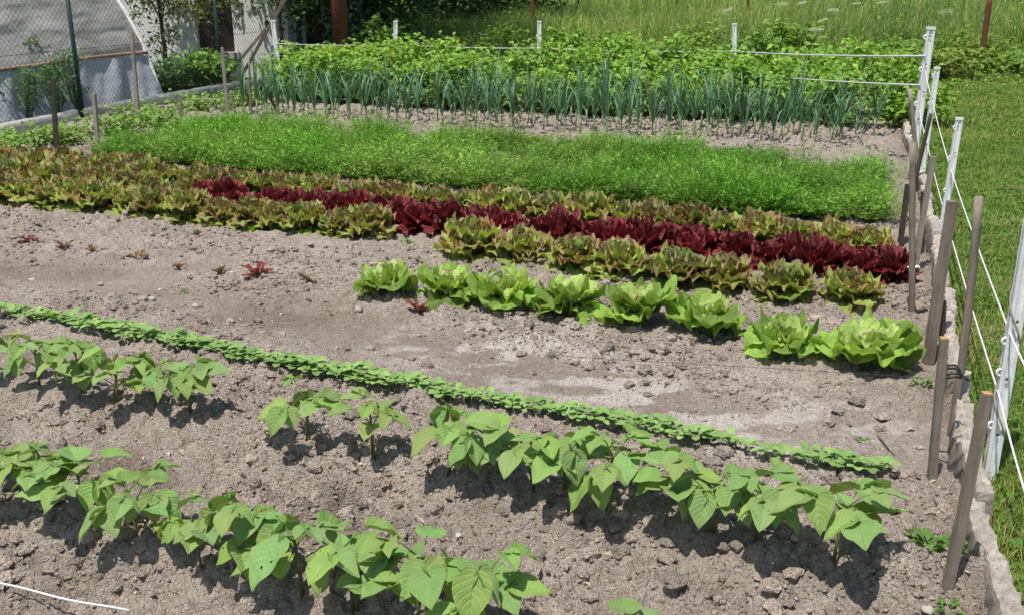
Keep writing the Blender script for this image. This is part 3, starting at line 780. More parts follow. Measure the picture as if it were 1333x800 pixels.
# ------------------------------------------------------------------ carrots (feathery, dense)
def carrots():
    b = Buf(); NP = 7000
    a = np.array((-3.95, 9.75)); c = np.array((2.75, 6.98)); dd_ = (c-a); L = np.linalg.norm(dd_); dd_ /= L; nn = np.array([-dd_[1], dd_[0]])
    rowoff = np.array([.02, .26, .52, .80, 1.10, 1.42, 1.74, 2.04])
    pick = rng.integers(0, 8, NP); s = rng.random(NP)*L; off = rowoff[pick]+rng.normal(0, .045, NP)+.05*(fbm(s*1.3, pick*7.7, 19)-.5)
    x = a[0]+dd_[0]*s+nn[0]*off; y = a[1]+dd_[1]*s+nn[1]*off
    # thinner stand at the rear and right
    dens = np.clip(1.25-.10*np.clip(pick-2, 0, 9)-.55*np.clip((x-.6)/2.2, 0, 1)*(pick >= 2), 0, 1)*np.clip((fbm(x*2.2, y*2.2, 12)-.33)*5, .05, 1)
    m = (rng.random(NP) < dens) & (x < edge_x(y)-.45+.25*rng.random(NP)) & (x > left_x(y)+.3)
    x, y = x[m], y[m]; NP = len(x)
    hgt = (.11+.15*rng.random(NP))*(.35+1.3*fbm(x*3.6, y*3.6, 13))
    FR = 11
    az = rng.random((NP, FR))*6.283; el = R(28)+R(56)*rng.random((NP, FR)); Lf = hgt[:, None]*(.8+.5*rng.random((NP, FR)))
    base = np.stack([x, y, soil_base(x, y)], 1)
    NL = 14
    u = np.linspace(.35, 1, NL)[None, None]
    dx = np.cos(az)*np.cos(el); dy = np.sin(az)*np.cos(el); dz = np.sin(el)
    rad = Lf[..., None]*u
    PX = base[:, None, None, 0]+dx[..., None]*rad*(1+.35*u); PY = base[:, None, None, 1]+dy[..., None]*rad*(1+.35*u); PZ = base[:, None, None, 2]+dz[..., None]*rad-.035*(u**2)*(Lf[..., None]/.2)
    P = np.stack([PX, PY, PZ], -1).reshape(-1, 3); N = len(P)
    a2 = rng.random(N)*6.283; e2 = (rng.random(N)-.25)*1.2
    dirs = np.stack([np.cos(a2)*np.cos(e2), np.sin(a2)*np.cos(e2), np.sin(e2)], 1)
    tone = np.repeat(np.repeat((.45+1.1*rng.random(NP)**1.3)[:, None], FR*NL, 1).ravel()[:, None], 3, 1)
    hueb = np.repeat(np.repeat(np.clip((fbm(x*1.6, y*1.6, 15)-.3)*2.2, 0, 1)[:, None], FR*NL, 1).ravel()[:, None], 3, 1)
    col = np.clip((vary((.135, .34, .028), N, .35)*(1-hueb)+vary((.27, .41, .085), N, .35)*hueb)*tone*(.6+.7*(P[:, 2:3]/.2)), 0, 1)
    up = np.stack([rng.normal(0, .5, N), rng.normal(0, .5, N), np.ones(N)], 1)
    # narrow two-sided slips
    r, f, n_ = frames(dirs, up); ln = (.016+.030*rng.random(N))[:, None]; wd = (.0018+.0028*rng.random(N))[:, None]
    v = np.stack([P, P+f*ln*.5-r*wd, P+f*ln, P+f*ln*.5+r*wd], 1).reshape(-1, 3)
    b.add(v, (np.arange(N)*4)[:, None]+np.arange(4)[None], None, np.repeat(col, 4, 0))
    # fine stalks
    tip = base[:, None]+np.stack([dx*Lf, dy*Lf, dz*Lf], -1); o = np.repeat(base[:, None], FR, 1).reshape(-1, 3); tip = tip.reshape(-1, 3); N = len(o)
    sd = np.stack([-np.sin(az).ravel(), np.cos(az).ravel(), np.zeros(N)], 1)*.0014
    b.add(np.stack([o-sd, o+sd, tip+sd*.5, tip-sd*.5], 1).reshape(-1, 3), (np.arange(N)*4)[:, None]+np.arange(4)[None], None, np.repeat(vary((.11, .24, .03), N, .2), 4, 0))
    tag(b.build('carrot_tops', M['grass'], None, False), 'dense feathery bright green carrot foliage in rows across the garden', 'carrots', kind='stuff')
carrots()

# ------------------------------------------------------------------ leeks
def leek_proto(k):
    r = random.Random(50+k)
    t = thing('leek', '', 'leek', (0, 0, -5), 0, 'leeks in rows in front of the potatoes')
    b = Buf(); tube(b, [(0, 0, -.02), (.004, 0, .07), (.006, .002, .15)], [.009, .008, .009], 7, np.array([.34, .42, .22]))
    b.build('stem', M['leek'], t)
    b = Buf(); fan = r.random()*3.14
    for j in range(r.choice((8, 9, 10))):
        side = 1 if j % 2 else -1; az = fan+(0 if side > 0 else math.pi)+r.uniform(-.5, .5)
        L = r.uniform(.26, .58); a = R(r.uniform(58, 88)); bend = R(r.uniform(0, 60)) if r.random() < .5 else R(r.uniform(60, 190))
        fx = Vector((math.cos(az), math.sin(az), 0)); rt = Vector((-math.sin(az), math.cos(az), 0)); pos = Vector((.006, .002, .09+.012*j)); V = []; C = []
        c = np.array([.10, .205, .10])*r.uniform(.7, 1.7); n_ = 9
        for i in range(n_):
            s = i/(n_-1); aa = a-bend*max(0, s-.35)**1.6*1.9; dv = fx*math.cos(aa)+Vector((0, 0, math.sin(aa)))
            if i: pos = pos+dv*(L/(n_-1))
            wv = .0082*(1-s**2.2)+.001; nn = rt.cross(dv)
            V += [tuple(pos-rt*wv+nn*wv*.5), tuple(pos), tuple(pos+rt*wv+nn*wv*.5)]
            C += [c*(1.25-.3*s)]*3
        Q = [(3*i+q_, 3*i+q_+1, 3*i+q_+4, 3*i+q_+3) for i in range(n_-1) for q_ in (0, 1)]
        b.add(V, Q, None, C)
    b.build('leaf_fan', M['leek'], t); return t
LK = [leek_proto(k) for k in range(7)]; used = [False]*7
rows = [((-3.25, 12.85), (3.45, 10.42), .135, 'front'), ((-3.3, 13.22), (3.75, 10.75), .15, 'middle'), ((-3.1, 13.55), (4.0, 11.05), .18, 'back')]
for (a, c, sp_, nm) in rows:
    a = np.array(a); c = np.array(c); L = np.linalg.norm(c-a); n_ = int(L/sp_)
    for i in range(n_):
        if random.random() < .06: continue
        p = a+(c-a)*(i+random.uniform(-.3, .3))/n_+np.array([0, random.uniform(-.04, .04)])
        k = random.randrange(7); s = random.uniform(.85, 1.3); rz = random.random()*6.28; loc = (p[0], p[1], sz(*p)+.01)
        lab = 'upright blue-green leek standing in the %s leek row before the potatoes' % nm
        if not used[k]:
            used[k] = True; o = LK[k]; o.location = loc; o.rotation_euler = (0, 0, rz); o.scale = (s,)*3
        else: o = dup(LK[k], loc, rz, s)
        o['label'] = lab; o['group'] = 'leeks of the %s row' % nm

# ------------------------------------------------------------------ leafy bushes: potatoes, shrubs, weeds
def bush(name, label, cat, loc, rx, ry, hz, nst, nleaf, lsize, col, group=None, stemcol=(.12, .2, .05), lw=.62, z0=.12, clump=.09):
    t = thing(name, label, cat, loc, 0, group)
    bs = Buf(); bl = Buf()
    C = []
    for k in range(nst):
        a = random.random()*6.283; q_ = math.sqrt(random.random()); tip = Vector((math.cos(a)*rx*q_, math.sin(a)*ry*q_, hz*(1-.35*q_*q_)*random.uniform(.75, 1.08)))
        st = Vector((tip.x*.25, tip.y*.25, -.02)); mid = st.lerp(tip, .5)+Vector((0, 0, .06*hz))
        tube(bs, [st, mid, tip], [.008*hz/.6+.002, .006*hz/.6, .003], 5, np.array(stemcol))
        for f in (.35, .55, .75, .9, 1.0, 1.0):
            pt = (st.lerp(mid, f*2) if f < .5 else mid.lerp(tip, (f-.5)*2)); C.append(tuple(pt))
    C = np.array(C); N = nleaf; k = rng.integers(0, len(C), N)
    az = rng.random(N)*6.283
    P = C[k]+rng.normal(0, clump, (N, 3))*np.array([1, 1, .6]); P[:, 2] = np.maximum(P[:, 2], z0*hz*.3)
    el = R(-40)+R(75)*rng.random(N)
    dirs = np.stack([np.cos(az)*np.cos(el), np.sin(az)*np.cos(el), np.sin(el)], 1)
    up = np.stack([rng.normal(0, .45, N), rng.normal(0, .45, N)-.15, np.ones(N)], 1)
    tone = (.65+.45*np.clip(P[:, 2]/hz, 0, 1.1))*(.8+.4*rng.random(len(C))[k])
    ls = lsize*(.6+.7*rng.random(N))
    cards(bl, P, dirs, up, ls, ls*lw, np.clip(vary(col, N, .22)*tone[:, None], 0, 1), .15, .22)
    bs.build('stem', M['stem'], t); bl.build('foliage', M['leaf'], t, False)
    return t
PG = (.24, .40, .06)
prow = [((-3.0, 14.35), (4.35, 11.75), 'front', .56, .57), ((-3.05, 14.95), (4.5, 12.35), 'middle', .58, .70), ((-2.7, 15.55), (4.6, 13.0), 'rear', .60, .81)]
for (a, c, nm, sp_, hh) in prow:
    a = np.array(a); c = np.array(c); L = np.linalg.norm(c-a); n_ = int(L/sp_)
    for i in range(n_+1):
        p = a+(c-a)*i/n_+np.array([random.uniform(-.08, .08), random.uniform(-.1, .1)])
        bush('potato_plant', 'bushy bright green potato plant, %s from the left in the %s potato row' % (ORD[i], nm), 'potato plant', (p[0], p[1], 0), random.uniform(.34, .48), .38, hh*random.uniform(.80, 1.2), 11, 820, .086, PG, 'potato plants of the %s row' % nm)

# ------------------------------------------------------------------ wooden stakes
def stake(bpx, tpx, wpx, mat, label, name='wooden_stake', square=True, z0=None, top=None, bend=0, extra=0.05, cat='stake', group='wooden stakes along the garden edge', n=None, y=None):
    p = gs(*bpx) if z0 is None else Vector((*gp(*bpx, z0), z0))
    if y is not None: p = at_y(bpx[0], bpx[1], y)
    tp = at_y(tpx[0], tpx[1], p.y); d = tp-p
    rad = wpx/F*math.hypot(p.y, H)*.5*(.80 if square else .74)
    n_ = n or (4 if square else 9)
    t = thing(name, label, cat, p, 0, group); b = Buf()
    pts = []; m = 9
    for i in range(m):
        s = i/(m-1); off = Vector((1, .3, 0))*(bend*math.sin(math.pi*s))
        pts.append(d*s+off)
    pts = [-d.normalized()*extra]+pts
    tw = random.uniform(-.35, .35)
    tube(b, pts, [rad*.8]+[rad*(1.04-.08*i/m)*random.uniform(.95, 1.05) for i in range(m)], n_, (1, 1, 1), True, square, .10, tw)
    b.build('shaft', M[mat], t, not square)
    if top:
        b = Buf(); e = pts[-1]; u = d.normalized()
        tube(b, [e+u*.001, e+u*.004], [rad*.93, rad*.88], n_, (1, 1, 1), True, square, .06, tw); b.build('cut_end', M['freshwood'], t, False)
    return t
stake((1233, 768), (1285, 512), 20, 'stake', 'thick brown stake in the near right corner with fresh orange wood at its top', top=True)
stake((1213, 622), (1229, 440), 17, 'stake', 'short grey stake with pale cut top tied to the tall dark stake', top=True)
tall = stake((1238, 566), (1274, 256), 14, 'stake', 'tall round dark stake with flat grey cap leaning right over the edging', square=False, bend=.012)
stake((1208, 470), (1240, 262), 19, 'stake', 'broad weathered stake slanting right in front of the third white post')
stake((1226, 468), (1228, 392), 12, 'stakedark', 'dark stump of a stake hidden behind the broad slanting stake')
stake((1187, 406), (1188, 186), 11, 'stake', 'upright slim grey stake between the red lettuce end and the edging', square=False)
stake((1190, 352), (1215, 204), 11, 'stakelight', 'pale grey stake crossing behind the upright slim stake')
stake((1172, 316), (1182, 240), 10, 'stakedark', 'short dark brown stake at the right end of the frilly lettuces')
stake((1188, 250), (1212, 148), 7, 'stakedark', 'thin dark stick leaning right between the two rear white posts', square=False)
stake((1197, 238), (1184, 116), 8, 'stakelight', 'whitish weathered stake leaning left at the rear right corner', square=False)
stake((1200, 330), (1202, 250), 9, 'stakedark', 'blackened upright stake stub against the rear edging stones')
G2 = 'stakes and sticks along the left side of the garden'
for a in [((74, 198), (68, 102), 9, 'stakedark', 'dark square stake standing in the lettuces at the far left'),
          ((128, 192), (122, 122), 8, 'stakelight', 'short pale stake right of the dark one at the left'),
          ((181, 165), (171, 42), 7, 'stakelight', 'tall thin grey stake in front of the plastic tunnel corner'),
          ((236, 162), (235, 128), 6, 'stake', 'very short stake stub among the carrots at the left'),
          ((296, 150), (289, 62), 7, 'stakelight', 'tall grey stake with hooked top near the white house'),
          ((306, 148), (300, 118), 4, 'stakelight', 'thin pale stick leaning beside the hooked grey stake'),
          ((327, 146), (324, 78), 4, 'stake', 'thin brown stick at the left end of the leeks')]:
    stake(*a, group=G2, square=a[2] > 5)
stake((364, 150), (338, 104), 5, 'stakedark', 'dark stick leaning left at the corner of the leek rows', square=False, group=G2)
# wire tie on the pair of stakes
b = Buf(); c = at_y(1236, 485, gs(1213, 622).y+.12)
pts = [c+Vector((.035*math.cos(a), .05*math.sin(a), .006*math.sin(3*a))) for a in np.linspace(0, 6.283, 20)]
tube(b, pts, .0045, 6); tube(b, [p_+Vector((0, 0, .012)) for p_ in pts], .004, 6); tube(b, [pts[0], pts[0]+Vector((.03, -.01, -.025))], .004, 5)
tag(b.build('wire_tie', M['dark']), 'black wire tie binding the short stake to the tall dark stake', 'wire tie')

# ------------------------------------------------------------------ white fence posts
def post(bpx, tpx, wpx, label, z0=.03, hooks=(.2, .45, .7, .93), y=None, group='white electric fence posts', cords=False):
    p = Vector((*gp(*bpx, z0), z0)) if y is None else at_y(bpx[0], bpx[1], y)
    tp = at_y(tpx[0], tpx[1], p.y); d = tp-p; u = d.normalized(); L = d.length
    wd = wpx/F*math.hypot(p.y, H); rt = Vector((0, 1, 0)).cross(u).normalized()*1.0; fw = u.cross(rt).normalized()
    rot = Matrix((rt, fw, u)).transposed()
    t = thing('fence_post', label, 'fence post', p, 0, group); b = Buf()
    # flat web with two raised ribs and a rounded head
    boxv(b, d*.49-u*.03, wd*.96, wd*.22, L*.98+.06, rot)
    for s in (-1, 1): boxv(b, d*.49-fw*wd*.13*0-u*.03+rt*wd*.36*s, wd*.24, wd*.5, L*.975+.055, rot)
    boxv(b, d*.995, wd*1.08, wd*.54, L*.02, rot)
    b.build('shaft', M['white'], t, False)
    random.seed(int(bpx[0]))
    for k in range(5):
        f = .14+.2*k
        b = Buf(); boxv(b, d*f-fw*wd*.0-rt*wd*random.uniform(-.15, .15)+fw*wd*(-.27 if fw.y > 0 else .27), wd*.17, wd*.06, wd*.2, rot); b.build('slot', M['chain'], t, False)
    for f in hooks:
        b = Buf(); o = d*f-rt*wd*.55; r = wd*.26
        pts = [o+(-rt*math.cos(a)+u*math.sin(a))*r+rt*r*.3 for a in np.linspace(-2.3, 2.3, 10)]
        tube(b, pts, wd*.10, 6); b.build('hook', M['white'], t)
    if cords:
        b = Buf(); pts = [d*(.02+.9*s)+rt*wd*(.58*math.sin(s*17))+fw*wd*(.4*math.cos(s*17)) for s in np.linspace(0, 1, 70)]
        tube(b, pts, .0035, 5, (.55, .52, .5)); b.build('wound_cord', M['rope'], t)
    return p, d
YB = 14.2
W1 = post((1187, 214), (1212, 36), 10, 'tallest white fence post at the rear right corner, leaning right')
W2 = post((1198, 240), (1220, 88), 7, 'slimmer white post just right of the tallest rear corner post')
W3 = post((1223, 322), (1249, 154), 8.5, 'white post with hooks standing behind the broad slanting stake')
W4 = post((1289, 612), (1352, 235), 17, 'large white post at the right edge wound with cord', hooks=(.17, .36, .47), cords=True, z0=.05)
for (px, tpy, lab, yy) in [(515, 28, 'white fence post standing in potatoes left of the rusty pole', 15.9), (702, 28, 'white fence post directly beside the thin rusty pole', 15.2), (956, 31, 'white fence post among potatoes right of the middle', 14.2)]:
    base = Vector((at_y(px, 100, yy).x, yy, 0))
    # foot of the post on the ground at that distance
    ppy = 400-F*math.tan(PITCH-math.atan2(H, yy))
    post((px, ppy), (px, tpy), 5.2, lab, y=yy, hooks=(.62, .8), group='white posts of the rear fence line')
post((367, 122), (355, 27), 5.5, 'thin white fence post at the rear left corner near the house', z0=0, hooks=(.35, .68))
# cords and tapes
def sag(a, b_, s=.03, n=10):
    a = Vector(a); b_ = Vector(b_); return [a.lerp(b_, i/n)-Vector((0, 0, s*4*(i/n)*(1-i/n))) for i in range(n+1)]
def along(P, f): return P[0]+P[1]*f
def hy(px, py, y): return at_y(px, py, y)
Wl = Vector((*gp(367, 122), 0))
tops = [hy(359, 57, Wl.y-.03), hy(515, 58, 15.83), hy(702, 63, 15.13), hy(956, 67, 14.13), hy(1204, 73, W1[0].y-.03)]
pts = []
for a, c in zip(tops[:-1], tops[1:]): pts += sag(a, c, .02, 8)[(1 if pts else 0):]
cord('fence_tape', pts, .008, 'tape', 'upper white fence tape running over the potatoes between the rear posts', 'fence tape')
lows = [hy(364, 88, Wl.y-.03), hy(515, 96, 15.83), hy(702, 99, 15.13), hy(956, 95, 14.13), hy(1198, 111, W1[0].y-.03)]
pts = []
for a, c in zip(lows[:-1], lows[1:]): pts += sag(a, c, .02, 8)[(1 if pts else 0):]
cord('fence_tape', pts, .007, 'tape', 'lower white fence tape half hidden in the potato leaves', 'fence tape')
u4 = W4[0]
A = [along(W1, .70), along(W2, .72), along(W3, .60), hy(1316, 436, u4.y-.03)]
A += [hy(1420, 640, 2.3)]
pts = []
for a, c in zip(A[:-1], A[1:]): pts += sag(a, c, .012, 8)[(1 if pts else 0):]
cord('white_cord', pts, .0033, 'rope', 'upper white fence cord along the lawn edge from the corner post', 'fence cord')
A = [along(W1, .40), along(W2, .38), along(W3, .27), hy(1300, 512, u4.y-.03), hy(1350, 690, 2.55)]
pts = []
for a, c in zip(A[:-1], A[1:]): pts += sag(a, c, .012, 8)[(1 if pts else 0):]
cord('white_cord', pts, .0033, 'rope', 'lower white fence cord along the lawn edge beside the edging stones', 'fence cord')

# ------------------------------------------------------------------ rough edging stones (right)
def rough_block(c, yaw, lx, ly, lz, seed, tilt=0):
    nx, ny, nz = 6, 22, 9; b = Buf(); V = []; key = {}; Q = []
    def vid(i, j, k):
        if (i, j, k) not in key:
            x = (i/nx-.5)*lx; y = (j/ny-.5)*ly; z = (k/nz-.5)*lz
            e = (abs(2*i/nx-1) == 1)+(abs(2*j/ny-1) == 1)+(k == nz)
            if e >= 2: x *= .93; z -= .004; y *= .99
            q1 = np.array([x*60+seed*3.1]); q2 = np.array([y*40+z*50+seed])
            nn = float(fbm(q1, q2, seed, 3)[0])-.5; n2 = float(fbm(q2, q1+5, seed+9, 3)[0])-.5
            key[(i, j, k)] = len(V); V.append((x+nn*.016, y+n2*.012, z+(nn+n2)*.026*(k/nz)))
        return key[(i, j, k)]
    for i in range(nx):
        for j in range(ny):
            Q.append((vid(i, j, nz), vid(i+1, j, nz), vid(i+1, j+1, nz), vid(i, j+1, nz)))
    for j in range(ny):
        for k in range(nz):
            Q.append((vid(0, j+1, k), vid(0, j, k), vid(0, j, k+1), vid(0, j+1, k+1))); Q.append((vid(nx, j, k), vid(nx, j+1, k), vid(nx, j+1, k+1), vid(nx, j, k+1)))
    for i in range(nx):
        for k in range(nz):
            Q.append((vid(i, 0, k), vid(i+1, 0, k), vid(i+1, 0, k+1), vid(i, 0, k+1))); Q.append((vid(i+1, ny, k), vid(i, ny, k), vid(i, ny, k+1), vid(i+1, ny, k+1)))
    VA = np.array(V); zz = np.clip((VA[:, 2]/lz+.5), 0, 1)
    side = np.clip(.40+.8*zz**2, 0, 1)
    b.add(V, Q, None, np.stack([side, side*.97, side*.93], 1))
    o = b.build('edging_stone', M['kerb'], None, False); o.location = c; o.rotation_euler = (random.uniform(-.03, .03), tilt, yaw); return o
random.seed(8)
ylist = [1.75]
while ylist[-1] < 11.2: ylist.append(ylist[-1]+random.uniform(.30, .46)*(1 if ylist[-1] < 6 else 1.5))
for i, (y0, y1) in enumerate(zip(ylist[:-1], ylist[1:])):
    x0, x1 = float(edge_x(y0)), float(edge_x(y1)); ang = math.atan2(y1-y0, x1-x0)-math.pi/2
    L = math.hypot(x1-x0, y1-y0)
    j = random.uniform(-.012, .012)
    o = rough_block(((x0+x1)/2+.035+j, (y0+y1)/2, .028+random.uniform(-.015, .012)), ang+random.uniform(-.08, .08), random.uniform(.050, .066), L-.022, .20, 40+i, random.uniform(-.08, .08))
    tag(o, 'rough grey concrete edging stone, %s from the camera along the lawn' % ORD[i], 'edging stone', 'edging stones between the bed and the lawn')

# long pale concrete beams on the left
for i, (a, c, lab) in enumerate([((-5.95, 9.35), (-5.17, 12.38), 'long white concrete edging beam at the left edge ending by the green post'),
                                 ((-5.12, 12.62), (-4.36, 15.05), 'middle white concrete edging beam below the plastic tunnel corner'),
                                 ((-4.34, 15.09), (-3.72, 16.95), 'farthest white concrete edging beam below the house wall')]):
    a = Vector((*a, 0)); c = Vector((*c, 0)); L = (c-a).length; b = Buf(); m = 40; n_ = 12; V = []
    for q_ in range(m+1):
        for k in range(n_):
            an = 6.283*k/n_; x = math.cos(an); z = math.sin(an); x = math.copysign(abs(x)**.6, x)*.06; z = math.copysign(abs(z)**.55, z)*.075
            nn = float(vnoise(np.array([q_*.55+i*9]), np.array([k*.9]), 3)[0])-.5
            V.append((x*(1+nn*.3), (q_/m-.5)*L, z*(1+nn*.25)+.0*nn))
    Q = [(q_*n_+k, q_*n_+(k+1) % n_, (q_+1)*n_+(k+1) % n_, (q_+1)*n_+k) for q_ in range(m) for k in range(n_)]
    V += [(0, -.5*L, 0), (0, .5*L, 0)]
    T = [((k+1) % n_, k, (m+1)*n_) for k in range(n_)]+[(m*n_+k, m*n_+(k+1) % n_, (m+1)*n_+1) for k in range(n_)]
    b.add(V, Q, T); o = b.build('concrete_beam', M['beam']); o.location = (a+c)/2+Vector((0, 0, .05)); o.rotation_euler = (0, 0, math.atan2((c-a).y, (c-a).x)-math.pi/2)
    tag(o, lab, 'edging beam', 'concrete beams along the left side')

# ------------------------------------------------------------------ chain link fence (left)
fa = Vector((-6.45, 8.4, 0)); fb = Vector((-3.35, 17.95, 0)); fd = (fb-fa).normalized(); fl = (fb-fa).length
off = Vector((-fd.y, fd.x, 0))*.10
fence = thing('chain_link_fence', 'green chain link fence with steel posts in front of the plastic tunnel and house', 'fence', fa+off)
b = Buf(); HF = 1.5; cell = .075; nw = int(fl/(cell/1)); rows_ = int(HF/(cell/2))
for i in range(nw):
    pts = [fd*((i+.5*((k+1) % 2)*1.0+.0)*cell)+Vector((0, 0, .05+k*cell/2))+Vector((-fd.y, fd.x, 0))*(.004*(k % 2)) for k in range(rows_)]
    tube(b, pts, .0021, 3, None, False)
    pts = [fd*((i+.5*(k % 2)-.5+.0)*cell)+Vector((0, 0, .05+k*cell/2))+Vector((-fd.y, fd.x, 0))*(.004*((k+1) % 2)) for k in range(rows_)]
    tube(b, pts, .0021, 3, None, False)
b.build('wire_mesh', M['chain'], fence)
for z in (.08, .8, 1.5):
    b = Buf(); tube(b, [Vector((0, 0, z)), fd*fl+Vector((0, 0, z))], .003, 5); b.build('tension_wire', M['chain'], fence)
for (px, py, tx, ty) in ((108, 150, 88, 0), (288, 113, 279, 0), (404, 90, 401, 0)):
    p = Vector((*gp(px, py), 0)); tp = at_y(tx, ty, p.y); tp = p+(tp-p)*(1.62/tp.z)
    q_ = p-fence.location; b = Buf(); tube(b, [q_-Vector((0, 0, .1)), q_+(tp-p)], .027 if px < 200 else .024, 10); tube(b, [q_+(tp-p), q_+(tp-p)*1.012], [.03, .02], 10)
    b.build('post', M['greenpost'], fence)
for (bp, tp_, yy, lab) in (((312, 104), (384, -25), 16.1, 'upper slanted wooden prop leaning against the fence corner by the house'), ((288, 108), (346, 38), 15.9, 'lower slanted wooden prop crossing the white house wall')):
    stake(bp, tp_, 7, 'stake', lab, name='wooden_prop', group='slanted props before the house', cat='prop', y=yy)

# ------------------------------------------------------------------ plastic tunnel
def cloth_mat(name, col, col2, transl, sc, rough=.35, alpha=0, bd=.08):
    t = NT(name); co = t.coord('Object')
    mp = t.n('ShaderNodeMapping'); mp.inputs['Scale'].default_value = (1, 1, 2.2); t.l(co, mp.inputs[0])
    n = t.noise(sc, 6, .65, mp.outputs[0]).outputs[0]; c = t.ramp(n, [(.35, col2), (.65, col)])
    nr = t.bump(t.noise(sc*2.2, 5, .6, mp.outputs[0]).outputs[0], 1.0, bd)
    p = t.bsdf(c, rough, nr, .5); tr = t.n('ShaderNodeBsdfTranslucent'); t.l(c, tr.inputs[0])
    m = t.n('ShaderNodeMixShader'); m.inputs[0].default_value = transl; t.l(p, m.inputs[1]); t.l(tr.outputs[0], m.inputs[2]); out = m.outputs[0]
    if alpha:
        tp_ = t.n('ShaderNodeBsdfTransparent'); m2 = t.n('ShaderNodeMixShader'); m2.inputs[0].default_value = alpha; t.l(out, m2.inputs[1]); t.l(tp_.outputs[0], m2.inputs[2]); out = m2.outputs[0]
    return t.end(out)
M['film'] = cloth_mat('clear_film', (.74, .72, .69), (.36, .335, .30), .35, 1.6, .25, .06, bd=.03)
M['sheet'] = cloth_mat('grey_sheet', (.60, .62, .66), (.45, .465, .50), .15, 1.2, .5, bd=.02)
g0 = Vector((*gp(212, 129), 0))+Vector((-.04, .10, 0)); gd = Vector((-(fd.x), -(fd.y), 0)); gn = Vector((-fd.y, fd.x, 0))   # runs towards the left front, depth to the left
tun = thing('plastic_tunnel', 'plastic garden tunnel with grey lower sheet, milky film above and a wooden batten', 'tunnel', g0)
prof = [(0, 0), (.10, .30), (.20, .60)]; prof2 = [(.205, .62), (.31, .85), (.47, 1.15), (.68, 1.45), (1.0, 1.75), (1.4, 1.95), (1.8, 2.0), (2.2, 1.95), (2.6, 1.75), (2.92, 1.45), (3.13, 1.15), (3.29, .85), (3.40, .6), (3.6, 0)]
def sheet(prof, L, nl, amp, sc, seed):
    # dense interpolation of the profile, then folds
    P = np.array(prof); s = np.r_[0, np.cumsum(np.hypot(*np.diff(P, axis=0).T))]; m = max(8, int(s[-1]/.035)); si = np.linspace(0, s[-1], m)
    A = np.interp(si, s, P[:, 0]); Z = np.interp(si, s, P[:, 1]); l = np.linspace(0, L, nl); LL, II = np.meshgrid(l, np.arange(m))
    dsp = amp*(fbm(LL*sc[0]+II*.05, si[II]*sc[1], seed, 3)-.5)
    AA = A[II]+dsp; ZZ = Z[II]+dsp*.3
    V = np.stack([gd.x*LL+gn.x*AA, gd.y*LL+gn.y*AA, ZZ], -1).reshape(-1, 3)
    idx = np.arange(m*nl).reshape(m, nl); q_ = np.stack([idx[:-1, :-1], idx[:-1, 1:], idx[1:, 1:], idx[1:, :-1]], -1).reshape(-1, 4)
    b = Buf(); b.add(V, q_); return b
sheet(prof, 7.0, 180, .13, (3.2, .9), 5).build('lower_sheet', M['sheet'], tun)
sheet(prof2, 7.0, 160, .11, (1.2, 4.5), 8).build('film_cover', M['film'], tun)
b = Buf(); pts = [gd*l+gn*(.185+.012*math.sin(l*2.3))+Vector((0, 0, .615+.012*math.sin(l*1.7))) for l in np.linspace(-.02, 7, 30)]
tube(b, pts, .020, 8, (1.5, 1.15, .9)); b.build('batten', M['stake'], tun)
b = Buf(); pr = prof+prof2
tube(b, [gn*a+Vector((0, 0, z))-gd*.02 for a, z in pr], .026, 8); b.build('end_hoop', M['white'], tun)
for l in (1.75, 3.5, 5.25):
    b = Buf(); tube(b, [gd*l+gn*(a+(.05 if a < 1.8 else -.05))+Vector((0, 0, z-.03)) for a, z in pr], .016, 6); b.build('hoop', M['stake'], tun)
b = Buf(); V = [tuple(gn*a+Vector((0, 0, z))) for a, z in pr]; cI = len(V); V.append(tuple(gn*1.8)); b.add(V, None, [(k, k+1, cI) for k in range(len(pr)-1)]); b.build('end_sheet', M['film'], tun, False)

# ------------------------------------------------------------------ house
def plaster():
    t = NT('white_plaster'); co = t.coord('Object'); n = t.noise(2.2, 7, .7, co).outputs[0]
    c = t.ramp(n, [(.3, (.76, .73, .70)), (.65, (.92, .905, .88))])
    return t.end(t.bsdf(c, .95, t.bump(t.noise(40, 5, .7, co).outputs[0], .6, .012), .15))
M['plaster'] = plaster(); M['brownwood'] = wood_mat('brown_shutter', (.03, .018, .012), (.085, .055, .035), .5)
hr = at_y(376, 60, 17.9); hr.z = 0
hn = Vector((-.14, -.99, 0)).normalized(); hu = Vector((hn.y, -hn.x, 0))    # hu runs to the left
if hu.x > 0: hu = -hu
house = thing('house', 'small white plastered house with a dark brown window behind the chain link fence', 'house', hr)
def wallbox(b, u0, u1, z0, z1, d0, d1):
    V = []
    for z in (z0, z1):
        for (u, d_) in ((u0, d0), (u1, d0), (u1, d1), (u0, d1)):
            q_ = hu*u-hn*d_; V.append((q_.x, q_.y, z))
    b.add(V, [(3, 2, 1, 0), (4, 5, 6, 7), (0, 1, 5, 4), (1, 2, 6, 5), (2, 3, 7, 6), (3, 0, 4, 7)])
def hz_at(px, py):
    # meet the wall plane
    d_ = Vector(ray(px, py)); o = Vector((0, 0, H)); t_ = (hr-o).dot(hn)/d_.dot(hn); q_ = o+d_*t_-hr; return q_.dot(hu), q_.z
wl, sillz = hz_at(258, 68); wr, _ = hz_at(306, 68)
wz1 = sillz+1.15
b = Buf(); U1 = 6.5
wallbox(b, 0, wr, -.2, 3.0, 0, .3); wallbox(b, wl, U1, -.2, 3.0, 0, .3); wallbox(b, wr, wl, -.2, sillz, 0, .3); wallbox(b, wr, wl, wz1, 3.0, 0, .3)
wallbox(b, 0, .3, -.2, 3.0, .302, 5); wallbox(b, U1-.3, U1, -.2, 3.0, .302, 5); wallbox(b, .3, U1-.3, -.2, 3, 4.7, 5)
b.build('wall', M['plaster'], house, False)
b = Buf()
